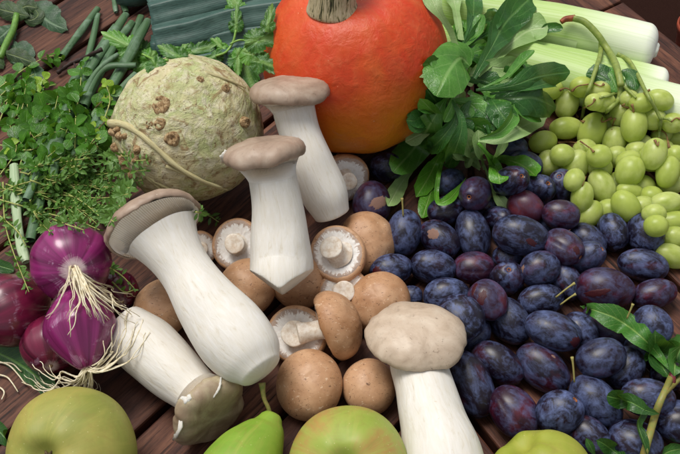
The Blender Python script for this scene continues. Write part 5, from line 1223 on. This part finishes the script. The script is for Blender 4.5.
# ================================================================== twig with green leaves, lower right
TWG = mat_simple('young_twig', '#7a8440', '#94803f', 3, .5); TL = mat_leaf('plum_leaf', '#2f6420', '#47802e', '#8fb05c', .4, .2, nv=12, side=2.2); TLD = mat_leaf('plum_leaf_dark', '#1c4616', '#2f5f20', '#6f9a48', .4, .2, nv=12, side=2.2)
TRED = mat_simple('reddish_bud', '#5c1c26', '#8a3a3a', 3, .5)
t = thing('leafy_twig', 'green twig with long pointed leaves lying over the plums at the right', 'twig', P(645, 452, 1))
q = drape([(640, 470), (648, 440), (657, 410), (668, 384), (673, 372)], .7, 30, 6); mb = MB(); tube(mb, q, [.30 - .09 * i / 30 for i in range(30)], 12, wob=.1); mb.build('stem', TWG, t)
q = drape([(664, 394), (672, 386), (684, 374)], .7, 12, 3); mb = MB(); tube(mb, q, .2, 10, wob=.1); mb.build('side_shoot', TWG, t)
q = drape([(670, 386), (672, 378), (673, 370)], .85, 8, 2); mb = MB(); tube(mb, q, [.22, .3, .34, .3, .26, .24, .2, .1], 10); mb.build('bud', TRED, t)
leafpx(t, [(671, 372), (650, 345), (622, 322), (600, 312), (580, 306)], 25, TL, tab=LANCE, off=1.0, fold=.25, cup=-.05, ruffle=.05, serr=.05, n=46, nu=13, lift=(0, .5))
leafpx(t, [(670, 378), (662, 366), (656, 348), (655, 330)], 32, TLD, tab=LANCE, off=.7, fold=.25, serr=.05, n=34)
leafpx(t, [(674, 376), (676, 358), (684, 334)], 34, TL, tab=LANCE, off=1.1, fold=.2, serr=.05, n=30)
leafpx(t, [(676, 380), (684, 368), (694, 360)], 20, TLD, tab=LANCE, off=.7, fold=.2, n=24)
leafpx(t, [(659, 414), (645, 410), (630, 402), (607, 396)], 20, TLD, tab=[(0, .06), (.2, .35), (.55, .8), (.85, 1), (.96, .8), (1, .3)], off=1.2, cup=.2, fold=.1, serr=.05, n=34)
leafpx(t, [(655, 414), (646, 410), (638, 424), (645, 446), (648, 456)], 12, TLD, tab=LANCE, off=1.0, fold=.3, roll=35, n=30, serr=.05)
leafpx(t, [(640, 470), (620, 456), (604, 444), (596, 440)], 16, TLD, tab=LANCE, off=.6, fold=.2, n=24, serr=.05)
leafpx(t, [(650, 466), (668, 452), (690, 448)], 16, TL, tab=LANCE, off=.7, fold=.2, n=24, serr=.05)
leafpx(t, [(596, 458), (590, 446), (586, 438)], 8, TLD, tab=LANCE, off=.5, n=14)

# dark long leaves under the onions
for lb, pts, w_ in [('broad dark green leaf lying under the onion roots, bottom left', [(-4, 352), (16, 362), (36, 376), (54, 392)], 32), ('dark leaf end at the left edge beside the dull green apple', [(-12, 424), (0, 432), (8, 442)], 18), ('dark leaf end at the left edge above the wine red onion', [(-12, 262), (0, 266), (14, 270)], 14)]:
    q = drape(pts, .25, 26, 5); mb = MB(); leaf_pts(mb, q, shape([(0, .7), (.3, 1), (.8, .9), (1, .35)], w_ / 2 * cm_per_px(q[9])), 0, .1, .05, 2, 13); tag(mb.build('dark_leaf', TLD), lb, 'leaf', 'dark leaves at the left')
tr = None
mb = MB()
for tips in [[(-6, 360), (10, 366), (28, 386)], [(-6, 374), (8, 378), (18, 392)], [(-4, 385), (4, 392), (2, 400)], [(-4, 362), (12, 364), (22, 372)]]:
    q = drape(tips, .25, 18, 3); q = q + np.array([[nz(p, 1, 3) * .15, nz(p, 1, 7) * .15, 0] for p in q]); tube(mb, q, [.08 - .002 * i for i in range(18)], 6)
tag(mb.build('onion_roots', ROOT), 'pale loose onion roots over the broad dark leaf at the left edge', 'roots')
